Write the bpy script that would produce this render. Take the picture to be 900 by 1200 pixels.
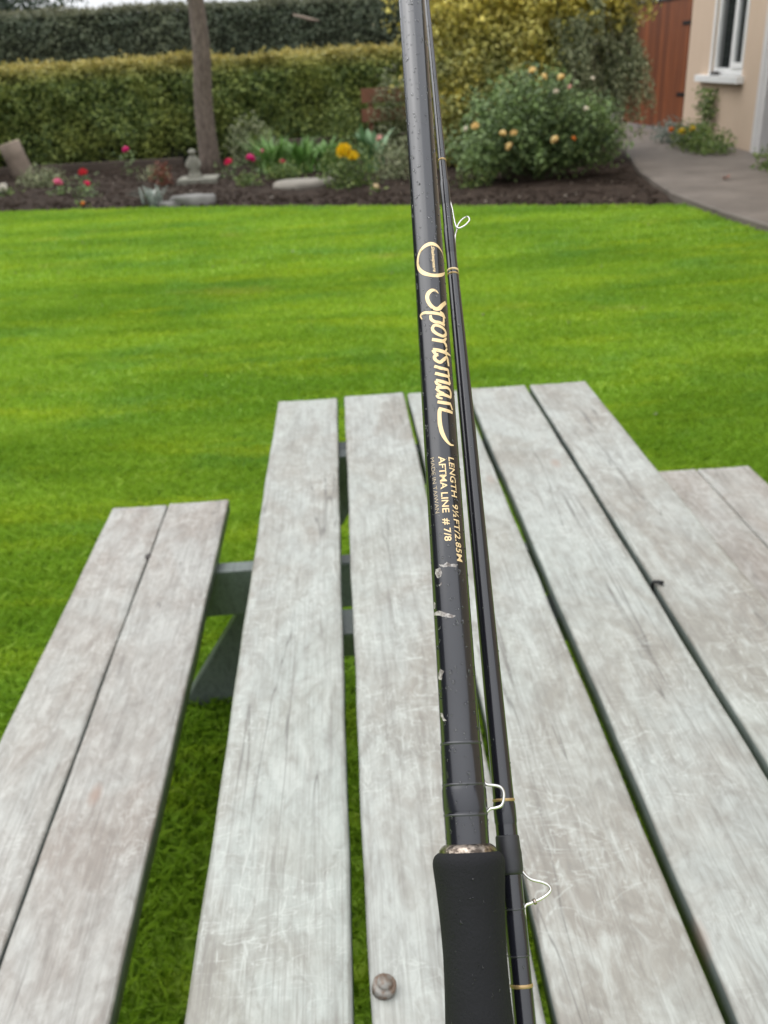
import bpy, bmesh, math, random
import numpy as np
from mathutils import Matrix, Vector

for o in list(bpy.data.objects):
    bpy.data.objects.remove(o)
SC = bpy.context.scene
COL = SC.collection
rad = math.radians

# ------------------------------------------------------------------ camera
CAM_H = 1.465
def cam_basis(pitch, yaw, roll):
    cy, sy, cp, sp = math.cos(yaw), math.sin(yaw), math.cos(pitch), math.sin(pitch)
    w = Vector((sy * cp, cy * cp, -sp)); r0 = Vector((cy, -sy, 0)); d0 = w.cross(r0)
    r = math.cos(roll) * r0 + math.sin(roll) * d0
    d = -math.sin(roll) * r0 + math.cos(roll) * d0
    return r, -d, -w
cr, cu, cb = cam_basis(rad(26.45), rad(1.79), rad(3.05))
cam_data = bpy.data.cameras.new('camera')
cam = bpy.data.objects.new('camera', cam_data); COL.objects.link(cam)
cam.matrix_world = Matrix(((cr.x, cu.x, cb.x, 0), (cr.y, cu.y, cb.y, 0), (cr.z, cu.z, cb.z, CAM_H), (0, 0, 0, 1)))
cam_data.sensor_fit = 'VERTICAL'; cam_data.sensor_height = 36.0
cam_data.lens = 36.0 * 1050 / 1200
cam_data.clip_start = 0.02; cam_data.clip_end = 600
cam_data.dof.use_dof = True
cam_data.dof.focus_distance = 0.385
cam_data.dof.aperture_fstop = 17.5
SC.camera = cam

# ------------------------------------------------------------------ sky, sun, exposure
SUN_EL, SUN_AZ = rad(60), rad(-62)          # high on the left, veiled by cloud
world = bpy.data.worlds.new('World'); SC.world = world; world.use_nodes = True
wn, wl = world.node_tree.nodes, world.node_tree.links
wn.clear()
sky = wn.new('ShaderNodeTexSky'); sky.sky_type = 'NISHITA'; sky.sun_disc = False
sky.sun_elevation = SUN_EL; sky.sun_rotation = SUN_AZ
sky.air_density = 1.0; sky.dust_density = 4.0; sky.ozone_density = 1.0
hs = wn.new('ShaderNodeHueSaturation'); hs.inputs['Saturation'].default_value = 0.12
cloud = wn.new('ShaderNodeMix'); cloud.data_type = 'RGBA'
cloud.inputs[0].default_value = 0.7
# overcast deck: three times as bright overhead as at the skyline
wtc = wn.new('ShaderNodeTexCoord'); wsep = wn.new('ShaderNodeSeparateXYZ'); wl.new(wtc.outputs['Generated'], wsep.inputs[0])
wr = wn.new('ShaderNodeMapRange'); wr.inputs[1].default_value = 0.0; wr.inputs[2].default_value = 1.0
wr.inputs[3].default_value = 4.4; wr.inputs[4].default_value = 13.2
wl.new(wsep.outputs[2], wr.inputs[0])
wt = wn.new('ShaderNodeMix'); wt.data_type = 'RGBA'; wt.blend_type = 'MULTIPLY'; wt.inputs[0].default_value = 1.0
wt.inputs[7].default_value = (0.97, 1.0, 1.04, 1); wl.new(wr.outputs[0], wt.inputs[6]); wl.new(wt.outputs[2], cloud.inputs[7])
bg = wn.new('ShaderNodeBackground'); bg.inputs['Strength'].default_value = 0.15
wo = wn.new('ShaderNodeOutputWorld')
wl.new(sky.outputs[0], hs.inputs['Color']); wl.new(hs.outputs[0], cloud.inputs[6])
wl.new(cloud.outputs[2], bg.inputs['Color']); wl.new(bg.outputs[0], wo.inputs['Surface'])
sun_data = bpy.data.lights.new('sun', 'SUN'); sun_data.energy = 0.9; sun_data.angle = rad(70)
sun_data.color = (1.0, 0.97, 0.92)
sun = bpy.data.objects.new('sun', sun_data); COL.objects.link(sun)
sdir = Vector((math.sin(SUN_AZ) * math.cos(SUN_EL), math.cos(SUN_AZ) * math.cos(SUN_EL), math.sin(SUN_EL)))
sun.rotation_euler = sdir.to_track_quat('Z', 'Y').to_euler()
sun.location = (0, -5, 12)
SC.view_settings.view_transform = 'Standard'; SC.view_settings.look = 'None'
SC.view_settings.exposure = 0.62; SC.view_settings.gamma = 1.0
SC.view_settings.use_curve_mapping = False

# ------------------------------------------------------------------ helpers
def tag(o, label=None, cat=None, group=None, kind=None):
    if label: o['label'] = label
    if cat: o['category'] = cat
    if group: o['group'] = group
    if kind: o['kind'] = kind
    return o

def empty(name, loc, rz=0.0):
    o = bpy.data.objects.new(name, None); COL.objects.link(o)
    o.location = loc; o.rotation_euler = (0, 0, rz); o.empty_display_size = 0.1
    return o

def link(name, me, mat, parent=None, smooth=False):
    o = bpy.data.objects.new(name, me); COL.objects.link(o)
    if mat and not me.materials: me.materials.append(mat)
    if parent: o.parent = parent
    if smooth: me.shade_smooth()
    return o

def mesh_np(name, V, F):
    V = np.asarray(V, dtype=np.float32); F = np.asarray(F, dtype=np.int32)
    me = bpy.data.meshes.new(name); n, k = F.shape
    me.vertices.add(len(V)); me.vertices.foreach_set('co', V.ravel())
    me.loops.add(n * k); me.loops.foreach_set('vertex_index', F.ravel())
    me.polygons.add(n); me.polygons.foreach_set('loop_start', np.arange(0, n * k, k, dtype=np.int32))
    me.update(calc_edges=True)
    return me

def obj_np(name, V, F, mat, parent=None, smooth=False):
    return link(name, mesh_np(name, V, F), mat, parent, smooth)

def obj_py(name, V, F, mat, parent=None, smooth=False):
    me = bpy.data.meshes.new(name); me.from_pydata([tuple(v) for v in V], [], F); me.update()
    return link(name, me, mat, parent, smooth)

def obj_bm(name, bm, mat, parent=None, smooth=False):
    me = bpy.data.meshes.new(name); bm.to_mesh(me); bm.free()
    return link(name, me, mat, parent, smooth)

def bm_box(bm, x0, x1, y0, y1, z0, z1, M=None):
    vs = [bm.verts.new((x, y, z)) for x in (x0, x1) for y in (y0, y1) for z in (z0, z1)]
    for f in ((0, 1, 3, 2), (4, 6, 7, 5), (0, 4, 5, 1), (2, 3, 7, 6), (0, 2, 6, 4), (1, 5, 7, 3)):
        bm.faces.new([vs[i] for i in f])
    if M is not None:
        for v in vs: v.co = M @ v.co
    return vs

def box(name, b, mat, parent=None, bevel=0.0, M=None, seg=2):
    bm = bmesh.new(); bm_box(bm, *b, M=M)
    if bevel:
        bmesh.ops.bevel(bm, geom=bm.edges[:], offset=bevel, segments=seg, affect='EDGES', profile=0.6)
    bmesh.ops.recalc_face_normals(bm, faces=bm.faces[:])
    return obj_bm(name, bm, mat, parent)

def lathe(profile, seg=48, cap=True):
    """profile: list of (z, r); returns verts, faces round local Z"""
    V, F = [], []
    for z, r in profile:
        for i in range(seg):
            a = 2 * math.pi * i / seg
            V.append((r * math.cos(a), r * math.sin(a), z))
    n = len(profile)
    for j in range(n - 1):
        for i in range(seg):
            k = (i + 1) % seg
            F.append((j * seg + i, j * seg + k, (j + 1) * seg + k, (j + 1) * seg + i))
    if cap:
        F.append(tuple(range(seg - 1, -1, -1))); F.append(tuple((n - 1) * seg + i for i in range(seg)))
    return V, F

def tube(pts, radii, seg=8, closed_ends=True):
    pts = [Vector(p) for p in pts]
    if not hasattr(radii, '__len__'): radii = [radii] * len(pts)
    V, F = [], []
    n = None
    for i, p in enumerate(pts):
        t = (pts[min(i + 1, len(pts) - 1)] - pts[max(i - 1, 0)]).normalized()
        if n is None: n = t.orthogonal().normalized()
        n = (n - t * n.dot(t)).normalized(); b = t.cross(n)
        for k in range(seg):
            a = 2 * math.pi * k / seg
            V.append(p + radii[i] * (math.cos(a) * n + math.sin(a) * b))
    for i in range(len(pts) - 1):
        for k in range(seg):
            m = (k + 1) % seg
            F.append((i * seg + k, i * seg + m, (i + 1) * seg + m, (i + 1) * seg + k))
    if closed_ends:
        F.append(tuple(range(seg - 1, -1, -1))); F.append(tuple((len(pts) - 1) * seg + k for k in range(seg)))
    return V, F

def merge(parts):
    V, F = [], []
    for v, f in parts:
        o = len(V); V += list(v); F += [tuple(i + o for i in q) for q in f]
    return V, F

def spline(pts, n):
    """Catmull-Rom through rows of numbers"""
    P = np.array(pts, float); P = np.vstack([2 * P[0] - P[1], P, 2 * P[-1] - P[-2]])
    out = []
    for i in range(1, len(P) - 2):
        for k in range(n):
            t = k / n
            out.append(0.5 * (2 * P[i] + (P[i + 1] - P[i - 1]) * t + (2 * P[i - 1] - 5 * P[i] + 4 * P[i + 1] - P[i + 2]) * t ** 2
                              + (3 * P[i] - P[i - 1] - 3 * P[i + 1] + P[i + 2]) * t ** 3))
    out.append(P[-2]); return np.array(out)

def wob(p, s, seed=0.0):
    """cheap smooth noise, -1..1, on an N x 3 array"""
    x, y, z = p[:, 0] * s, p[:, 1] * s, p[:, 2] * s
    return (np.sin(1.7 * x + 2.3 * z + 1.1 * y + seed) + np.sin(-2.9 * x + 1.3 * y + 0.7 * z + 2 * seed + 1)
            + np.sin(0.9 * x - 3.1 * z + 2.1 * y + 3 * seed + 2) + np.sin(4.1 * z + 3.7 * x - 1.9 * y + seed + 4)) / 4

# ------------------------------------------------------------------ materials
MATS = {}
class NT:
    def __init__(self, name):
        m = bpy.data.materials.new(name); m.use_nodes = True
        self.m, self.n, self.l = m, m.node_tree.nodes, m.node_tree.links
        self.b = self.n['Principled BSDF']; self.out = self.n['Material Output']
        MATS[name] = m
    def node(self, t, **kw):
        nd = self.n.new(t)
        for k, v in kw.items(): setattr(nd, k, v)
        return nd
    def link(self, a, b): self.l.new(a, b)
    def coords(self, kind='Object', scale=(1, 1, 1), rnd=False):
        tc = self.node('ShaderNodeTexCoord'); mp = self.node('ShaderNodeMapping')
        mp.inputs['Scale'].default_value = scale
        if kind == 'World':
            g = self.node('ShaderNodeNewGeometry'); self.link(g.outputs['Position'], mp.inputs['Vector'])
        else:
            self.link(tc.outputs[kind], mp.inputs['Vector'])
        if rnd:
            oi = self.node('ShaderNodeObjectInfo'); mu = self.node('ShaderNodeVectorMath', operation='SCALE')
            cx = self.node('ShaderNodeCombineXYZ')
            for i in range(3): self.link(oi.outputs['Random'], cx.inputs[i])
            mu.inputs['Scale'].default_value = 37.0
            self.link(cx.outputs[0], mu.inputs[0]); self.link(mu.outputs[0], mp.inputs['Location'])
        return mp.outputs[0]
    def noise(self, vec, scale, detail=4, rough=0.55, dist=0.0):
        nz = self.node('ShaderNodeTexNoise'); nz.inputs['Scale'].default_value = scale
        nz.inputs['Detail'].default_value = detail; nz.inputs['Roughness'].default_value = rough
        nz.inputs['Distortion'].default_value = dist
        self.link(vec, nz.inputs['Vector']); return nz.outputs['Fac']
    def ramp(self, fac, stops):
        r = self.node('ShaderNodeValToRGB'); e = r.color_ramp.elements
        while len(e) < len(stops): e.new(0.5)
        for el, (p, c) in zip(e, stops):
            el.position = p; el.color = (c, c, c, 1) if not hasattr(c, '__len__') else (*c, 1)
        self.link(fac, r.inputs[0]); return r.outputs[0]
    def mix(self, fac, a, b, mode='MIX'):
        m = self.node('ShaderNodeMix', data_type='RGBA', blend_type=mode)
        for sock, v in ((m.inputs[0], fac), (m.inputs[6], a), (m.inputs[7], b)):
            if hasattr(v, 'is_linked'): self.link(v, sock)
            elif hasattr(v, '__len__'): sock.default_value = (*v, 1)
            else: sock.default_value = v
        return m.outputs[2]
    def math(self, op, a, b=0.0):
        m = self.node('ShaderNodeMath', operation=op)
        for s, v in ((m.inputs[0], a), (m.inputs[1], b)):
            if hasattr(v, 'is_linked'): self.link(v, s)
            else: s.default_value = v
        return m.outputs[0]
    def color(self, v):
        if hasattr(v, 'is_linked'): self.link(v, self.b.inputs['Base Color'])
        else: self.b.inputs['Base Color'].default_value = (*v, 1)
    def bump(self, h, strength=0.3, dist=0.002):
        b = self.node('ShaderNodeBump'); b.inputs['Strength'].default_value = strength
        b.inputs['Distance'].default_value = dist
        self.link(h, b.inputs['Height']); self.link(b.outputs[0], self.b.inputs['Normal'])
    def set(self, **kw):
        for k, v in kw.items():
            s = self.b.inputs[k.replace('_', ' ')]
            if hasattr(v, 'is_linked'): self.link(v, s)
            else: s.default_value = v

def plain(name, c, rough=0.6, metal=0.0, var=0.15, scale=8.0, bump=0.0, **kw):
    t = NT(name); v = t.coords('Object')
    n = t.noise(v, scale, 5)
    t.color(t.mix(n, tuple(x * (1 - var) for x in c), tuple(min(1, x * (1 + var)) for x in c)))
    t.set(Roughness=rough, Metallic=metal, **kw)
    if bump: t.bump(n, bump, 0.004)
    return t.m

def leaf_mat(name, cols, patch=None, patch_scale=0.8, top=None, rough=0.5, trans=0.22):
    """cols: dark, mid, light leaf colours picked leaf by leaf; patch: a colour that takes over in drifts; top: (z0, z1, colour) young growth"""
    t = NT(name)
    g = t.node('ShaderNodeNewGeometry')
    c = t.ramp(g.outputs['Random Per Island'], [(0.0, cols[0]), (0.5, cols[1]), (1.0, cols[2])])
    pos = t.coords('World')
    if patch:
        f = t.ramp(t.noise(pos, patch_scale, 3), [(0.47, 0.0), (0.64, 0.9)])
        f2 = t.math('MULTIPLY', f, t.ramp(g.outputs['Random Per Island'], [(0.1, 0.3), (0.9, 1.0)]))
        c = t.mix(f2, c, patch)
    if top:
        sep = t.node('ShaderNodeSeparateXYZ'); t.link(g.outputs['Position'], sep.inputs[0])
        mr = t.node('ShaderNodeMapRange'); mr.inputs[1].default_value = top[0]; mr.inputs[2].default_value = top[1]
        t.link(sep.outputs[2], mr.inputs[0])
        c = t.mix(t.math('MULTIPLY', mr.outputs[0], t.ramp(g.outputs['Random Per Island'], [(0.0, 0.35), (1.0, 1.0)])), c, top[2])
    t.color(c); t.set(Roughness=rough); t.b.inputs['Specular IOR Level'].default_value = 0.35
    tr = t.node('ShaderNodeBsdfTranslucent'); t.link(c, tr.inputs['Color'])
    mx = t.node('ShaderNodeMixShader'); mx.inputs[0].default_value = trans
    t.link(t.b.outputs[0], mx.inputs[1]); t.link(tr.outputs[0], mx.inputs[2]); t.link(mx.outputs[0], t.out.inputs['Surface'])
    return t.m

# weathered, rain-damp table timber
def wood_mat(name, pale, warm, dark, green=0.25):
    t = NT(name)
    blot = t.noise(t.coords('Object', (1, 0.55, 1), True), 6.0, 6, 0.62, 0.6)
    grain = t.noise(t.coords('Object', (100, 4.5, 30), True), 1.0, 6, 0.62, 0.5)
    fine = t.noise(t.coords('Object', (420, 9, 200), True), 1.0, 3, 0.6)
    rub = t.noise(t.coords('Object', (15, 6.5, 15), True), 1.8, 7, 0.7, 1.3)
    scr = t.noise(t.coords('Object', (3.0, 9.0, 3.0), True), 2.3, 2, 0.5, 2.6)
    scr2 = t.noise(t.coords('Object', (26.0, 4.0, 5.0), True), 1.7, 2, 0.5, 1.8)
    c = t.mix(t.ramp(blot, [(0.42, 0.0), (0.60, 1.0)]), pale, warm)
    c = t.mix(t.math('MULTIPLY', t.ramp(t.noise(t.coords('Object', (1, 0.4, 1), True), 3.1, 4), [(0.45, 0.0), (0.7, 1.0)]), green), c, (0.27, 0.32, 0.28))
    c = t.mix(t.math('MULTIPLY', t.ramp(rub, [(0.5, 0.0), (0.66, 1.0)]), 0.55), c, tuple(min(1, x * 1.32) for x in pale))
    c = t.mix(t.math('MULTIPLY', t.ramp(rub, [(0.3, 1.0), (0.46, 0.0)]), 0.5), c, dark)
    mot = t.noise(t.coords('Object', (1.3, 0.6, 1), True), 42.0, 6, 0.68, 1.0)
    c = t.mix(t.math('MULTIPLY', t.ramp(mot, [(0.36, 1.0), (0.5, 0.0)]), 0.42), c, tuple(x * 0.72 for x in warm))
    c = t.mix(t.math('MULTIPLY', t.ramp(mot, [(0.52, 0.0), (0.68, 1.0)]), 0.5), c, tuple(min(1, x * 1.3) for x in pale))
    crk = t.noise(t.coords('Object', (16, 0.55, 16), True), 1.3, 3, 0.5, 0.25)
    crack = t.ramp(t.math('ABSOLUTE', t.math('SUBTRACT', crk, 0.44)), [(0.0, 1.0), (0.006, 0.0)])
    c = t.mix(t.math('MULTIPLY', crack, t.ramp(t.noise(t.coords('Object', (5, 1.2, 5), True), 1.4, 2), [(0.45, 0.0), (0.55, 0.75)])), c, tuple(x * 0.5 for x in dark))
    line = t.ramp(t.math('ABSOLUTE', t.math('SUBTRACT', scr, 0.5)), [(0.0, 1.0), (0.015, 0.0)])
    line2 = t.ramp(t.math('ABSOLUTE', t.math('SUBTRACT', scr2, 0.47)), [(0.0, 1.0), (0.014, 0.0)])
    gate = t.ramp(t.noise(t.coords('Object', (1, 1, 1), True), 4.5, 2), [(0.45, 0.0), (0.58, 0.68)])
    c = t.mix(t.math('MULTIPLY', t.math('MAXIMUM', line, line2), gate), c, tuple(min(1, x * 1.45) for x in pale))
    c = t.mix(t.math('MULTIPLY', t.ramp(grain, [(0.30, 1.0), (0.46, 0.0)]), 0.5), c, dark)
    c = t.mix(t.math('MULTIPLY', t.ramp(grain, [(0.22, 1.0), (0.27, 0.0)]), 0.8), c, tuple(x * 0.45 for x in dark))
    c = t.mix(t.math('MULTIPLY', t.ramp(fine, [(0.35, 1.0), (0.5, 0.0)]), 0.34), c, dark)
    # resin-dark knots here and there
    vor = t.node('ShaderNodeTexVoronoi'); vor.inputs['Scale'].default_value = 1.0
    t.link(t.coords('Object', (6.0, 2.6, 0.0), True), vor.inputs['Vector'])
    knot = t.ramp(vor.outputs['Distance'], [(0.03, 0.75), (0.085, 0.0)])
    c = t.mix(knot, c, (0.20, 0.13, 0.095))
    t.color(c)
    t.set(Roughness=t.ramp(blot, [(0.3, 0.36), (0.7, 0.56)]))
    t.b.inputs['Specular IOR Level'].default_value = 0.5
    h = t.mix(0.4, grain, rub)
    t.bump(h, 0.35, 0.0016)
    return t.m

M_plank = wood_mat('weathered_plank', (0.262, 0.272, 0.250), (0.198, 0.183, 0.156), (0.115, 0.105, 0.090))
M_bench = wood_mat('weathered_bench_plank', (0.278, 0.274, 0.252), (0.205, 0.178, 0.153), (0.112, 0.098, 0.083), 0.12)
M_frame = wood_mat('green_grey_frame_timber', (0.085, 0.105, 0.097), (0.07, 0.083, 0.077), (0.04, 0.05, 0.046))

M_lawn = None
def lawn_color(t):
    a = t.noise(t.coords('World', (0.30, 1.0, 1.0)), 1.25, 5, 0.6, 0.4)
    c = t.mix(t.ramp(a, [(0.38, 0.0), (0.62, 1.0)]), (0.185, 0.335, 0.024), (0.300, 0.460, 0.038))
    d = t.noise(t.coords('World', (0.8, 1.2, 1.0)), 1.6, 4)
    c = t.mix(t.math('MULTIPLY', t.ramp(d, [(0.52, 0.0), (0.66, 1.0)]), 0.55), c, (0.165, 0.345, 0.055))
    b = t.noise(t.coords('World', (0.42, 2.3, 1.0)), 1.9, 5, 0.65, 0.3)
    c = t.mix(t.math('MULTIPLY', t.ramp(b, [(0.50, 0.0), (0.70, 1.0)]), 0.6), c, (0.42, 0.51, 0.022))
    e = t.noise(t.coords('World', (0.5, 2.6, 1.0)), 1.3, 5, 0.65, 0.3)
    c = t.mix(t.math('MULTIPLY', t.ramp(e, [(0.30, 1.0), (0.45, 0.0)]), 0.55), c, (0.118, 0.245, 0.014))
    s = t.noise(t.coords('World', (0.6, 1.0, 1.0)), 1.0, 3)
    c = t.mix(t.math('MULTIPLY', t.ramp(s, [(0.64, 0.0), (0.74, 1.0)]), 0.5), c, (0.46, 0.40, 0.10))
    return c
t = NT('lawn_turf'); t.color(t.mix(0.2, lawn_color(t), (0.06, 0.08, 0.012)))
t.set(Roughness=0.9); M_lawn = t.m
t = NT('grass_blade')
g = t.node('ShaderNodeNewGeometry')
gc = t.mix(1.0, lawn_color(t), t.ramp(g.outputs['Random Per Island'], [(0.0, (0.72, 0.74, 0.55)), (0.5, (1.0, 1.0, 1.0)), (0.93, (1.22, 1.2, 1.6)), (1.0, (1.7, 1.45, 3.0))]), 'MULTIPLY')
t.color(gc); t.set(Roughness=0.45); t.b.inputs['Specular IOR Level'].default_value = 0.3
tr = t.node('ShaderNodeBsdfTranslucent'); t.link(gc, tr.inputs['Color'])
mx = t.node('ShaderNodeMixShader'); mx.inputs[0].default_value = 0.42
t.link(t.b.outputs[0], mx.inputs[1]); t.link(tr.outputs[0], mx.inputs[2]); t.link(mx.outputs[0], t.out.inputs['Surface'])
M_grass = t.m

t = NT('field'); t.color((0.06, 0.11, 0.02)); t.set(Roughness=0.95); M_field = t.m
t = NT('soil'); v = t.coords('World'); n = t.noise(v, 9, 8, 0.65)
t.color(t.mix(t.ramp(n, [(0.35, 0.0), (0.7, 1.0)]), (0.016, 0.011, 0.008), (0.052, 0.037, 0.028)))
t.set(Roughness=0.95); t.b.inputs['Specular IOR Level'].default_value = 0.1; t.bump(n, 0.8, 0.03); M_soil = t.m
t = NT('concrete_path'); v = t.coords('World'); n = t.noise(v, 1.3, 7, 0.6); n2 = t.noise(v, 60, 3)
c = t.mix(t.ramp(n, [(0.3, 0.0), (0.7, 1.0)]), (0.088, 0.074, 0.062), (0.148, 0.126, 0.107))
c = t.mix(t.math('MULTIPLY', t.ramp(t.noise(v, 3.5, 6), [(0.55, 0.0), (0.7, 1.0)]), 0.4), c, (0.045, 0.04, 0.033))
t.color(c); t.set(Roughness=0.7); t.b.inputs['Specular IOR Level'].default_value = 0.25; t.bump(n2, 0.3, 0.004); M_path = t.m
M_clod = plain('soil_clod', (0.036, 0.026, 0.020), 0.95, var=0.5, scale=6, Specular_IOR_Level=0.1)
M_litter = leaf_mat('leaf_litter', [(0.10, 0.07, 0.045), (0.22, 0.17, 0.12), (0.42, 0.38, 0.32)], trans=0.1)

# ------------------------------------------------------------------ setting
EDGE_X = [-14, -4.35, -1.75, 0.72, 3.25, 3.7]; EDGE_Y = [15.6, 12.3, 11.7, 10.75, 9.72, 9.66]
PATH_Y = [-12, 0, 5, 7.77, 8.68, 10.12, 12.3, 14.2, 17.0, 26.0]; PATH_X = [4.7, 4.3, 3.9, 3.70, 3.64, 3.64, 3.96, 4.42, 4.95, 5.3]
rng = np.random.default_rng(7)

o = obj_py('ground', [(-250, -250, -0.06), (250, -250, -0.06), (250, 250, -0.06), (-250, 250, -0.06)], [(0, 1, 2, 3)], M_field)
tag(o, 'rough green ground around the garden', 'ground', kind='structure')

poly = [(-14, -12), (4.7, -12), (4.3, 0), (3.9, 5), (3.67, 7.77), (3.58, 8.68), (3.5, 9.68), (3.25, 9.72), (0.72, 10.75), (-1.75, 11.7), (-4.35, 12.3), (-14, 15.6)]
bm = bmesh.new(); f = bm.faces.new([bm.verts.new((x, y, 0)) for x, y in poly])
ext = bmesh.ops.extrude_face_region(bm, geom=[f]); 
for v in ext['geom']:
    if isinstance(v, bmesh.types.BMVert): v.co.z = -0.05
bmesh.ops.triangulate(bm, faces=bm.faces[:]); bmesh.ops.recalc_face_normals(bm, faces=bm.faces[:])
o = obj_bm('lawn', bm, M_lawn); tag(o, 'mown bright green lawn', 'lawn', kind='structure')

# grass blades, thick near the table and coarser towards the flower bed
def grass():
    Vs, Fs, base = [], [], 0
    for y0, y1, dens, hh, ww in ((0.5, 4.0, 17000, 0.034, 0.0042), (4.0, 7.5, 9000, 0.033, 0.0065), (7.5, 13.6, 4600, 0.034, 0.0105)):
        x0, x1 = -0.5 * y1 - 1.5, min(4.4, 0.5 * y1 + 1.6)
        n = int((x1 - x0) * (y1 - y0) * dens)
        x = rng.uniform(x0, x1, n); y = rng.uniform(y0, y1, n)
        k = (np.abs(x - 0.02 * y) < 0.47 * y + 0.9) & (y < np.interp(x, EDGE_X, EDGE_Y) + rng.normal(0, 0.035, n)) & (x < np.interp(y, PATH_Y, PATH_X) - 0.01)
        x, y = x[k], y[k]; n = len(x)
        P = np.stack([x, y, np.zeros(n)], 1)
        h = hh * rng.uniform(0.55, 1.25, n) * (1 + 0.25 * wob(P, 1.7)) ; w = ww * rng.uniform(0.6, 1.2, n)
        a = rng.uniform(0, 2 * np.pi, n); la = rng.uniform(0, 2 * np.pi, n); le = h * rng.uniform(0.3, 1.5, n)
        wx, wy = np.cos(a) * w, np.sin(a) * w; lx, ly = np.cos(la) * le, np.sin(la) * le
        V = np.zeros((n, 4, 3), np.float32)
        V[:, 0] = np.stack([x - wx * .5, y - wy * .5, np.full(n, -0.004)], 1)
        V[:, 1] = np.stack([x + wx * .5, y + wy * .5, np.full(n, -0.004)], 1)
        V[:, 2] = np.stack([x + wx * .45 + lx * .35, y + wy * .45 + ly * .35, h * .6], 1)
        V[:, 3] = np.stack([x + lx, y + ly, h], 1)
        i = np.arange(n) * 4 + base
        Fs.append(np.stack([i, i + 1, i + 2], 1)); Fs.append(np.stack([i, i + 2, i + 3], 1))
        Vs.append(V.reshape(-1, 3)); base += n * 4
    return obj_np('grass', np.concatenate(Vs), np.concatenate(Fs), M_grass)
tag(grass(), 'short bright green grass blades of the lawn', 'grass', kind='stuff')

# soil of the flower bed, gently mounded
gx, gy = np.linspace(-14, 6.4, 120), np.linspace(0, 1, 50)
V = []
for x in gx:
    lo = float(np.interp(x, EDGE_X, EDGE_Y)) - 0.03; hi = 26.0
    for k, tt in enumerate(gy):
        y = lo + (hi - lo) * tt ** 1.5
        V.append((x, y, 0.0))
V = np.array(V); d = V[:, 1] - np.interp(V[:, 0], EDGE_X, EDGE_Y)
V[:, 2] = -0.035 + 0.06 * np.clip(d / 0.8, 0, 1) + 0.02 * wob(V, 2.6) * np.clip(d, 0, 1) + 0.012 * wob(V, 9.0)
keep_lim = np.interp(V[:, 1], PATH_Y, PATH_X) + 0.12
V[:, 0] = np.minimum(V[:, 0], keep_lim)
F = [(i * 50 + j, (i + 1) * 50 + j, (i + 1) * 50 + j + 1, i * 50 + j + 1) for i in range(119) for j in range(49)]
o = obj_np('flower_bed', V, F, M_soil, smooth=True); tag(o, 'dark bare soil of the flower bed', 'flower bed', kind='structure')

def clods(n, xr, yr, smin, smax, fn, mat, name, label, cat, flat=0.7):
    ico = np.array([(1, 0, 0), (-1, 0, 0), (0, 1, 0), (0, -1, 0), (0, 0, 1), (0, 0, -1)], float)
    f8 = np.array([(0, 2, 4), (2, 1, 4), (1, 3, 4), (3, 0, 4), (2, 0, 5), (1, 2, 5), (3, 1, 5), (0, 3, 5)])
    x = rng.uniform(*xr, n); y = rng.uniform(*yr, n); k = fn(x, y); x, y = x[k], y[k]; n = len(x)
    s = rng.uniform(smin, smax, n) * rng.uniform(0.5, 1, n)
    P = ico[None] * s[:, None, None] * rng.uniform(0.6, 1.3, (n, 6, 3)); P[:, :, 2] *= flat
    P[:, :, 0] += x[:, None]; P[:, :, 1] += y[:, None]; P[:, :, 2] += 0.028
    F = (f8[None] + (np.arange(n) * 6)[:, None, None]).reshape(-1, 3)
    o = obj_np(name, P.reshape(-1, 3), F, mat); tag(o, label, cat, kind='stuff')
inbed = lambda x, y: (y > np.interp(x, EDGE_X, EDGE_Y) + 0.06) & (x < np.interp(y, PATH_Y, PATH_X) - 0.1)
clods(9000, (-7.5, 4.3), (9.8, 18), 0.012, 0.05, inbed, M_clod, 'soil_crumb', 'dark crumbs of soil over the flower bed', 'soil')
clods(420, (-7.5, 4.3), (9.8, 16.5), 0.012, 0.035, inbed, M_litter, 'leaf_litter', 'pale fallen petals and leaf litter on the bed', 'leaf litter', 0.3)

onlawn = lambda x, y: (y < np.interp(x, EDGE_X, EDGE_Y) - 0.05) & (x < np.interp(y, PATH_Y, PATH_X) - 0.1)
clods(70, (-4.5, 3.6), (3.0, 12), 0.008, 0.022, onlawn, M_litter, 'lawn_litter', 'scattered pale petals and dry leaves on the lawn', 'leaf litter', 0.3)
# concrete path with a raised edge
bm = bmesh.new()
L, Rr = [], []
ys = [-12, -6, 0, 3, 5, 6.5, 7.77, 8.68, 9.4, 10.12, 11.2, 12.3, 13.2, 14.2, 15.6, 17.0, 20, 23, 26]
for y in ys:
    x = float(np.interp(y, PATH_Y, PATH_X)); L.append((x, y)); Rr.append((8.2, y))
rows = []
for (x, y), (xr, _) in zip(L, Rr):
    rows.append([bm.verts.new(p) for p in ((x - 0.012, y, -0.055), (x, y, 0.065), (x + 0.03, y, 0.082), (x + 0.8, y, 0.084), (xr, y, 0.084))])
for a, b in zip(rows, rows[1:]):
    for i in range(4): bm.faces.new((a[i], a[i + 1], b[i + 1], b[i]))
bmesh.ops.recalc_face_normals(bm, faces=bm.faces[:])
o = obj_bm('path', bm, M_path, smooth=False); tag(o, 'worn concrete path with raised edge beside the house', 'path', kind='structure')
PZ = 0.084

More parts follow.
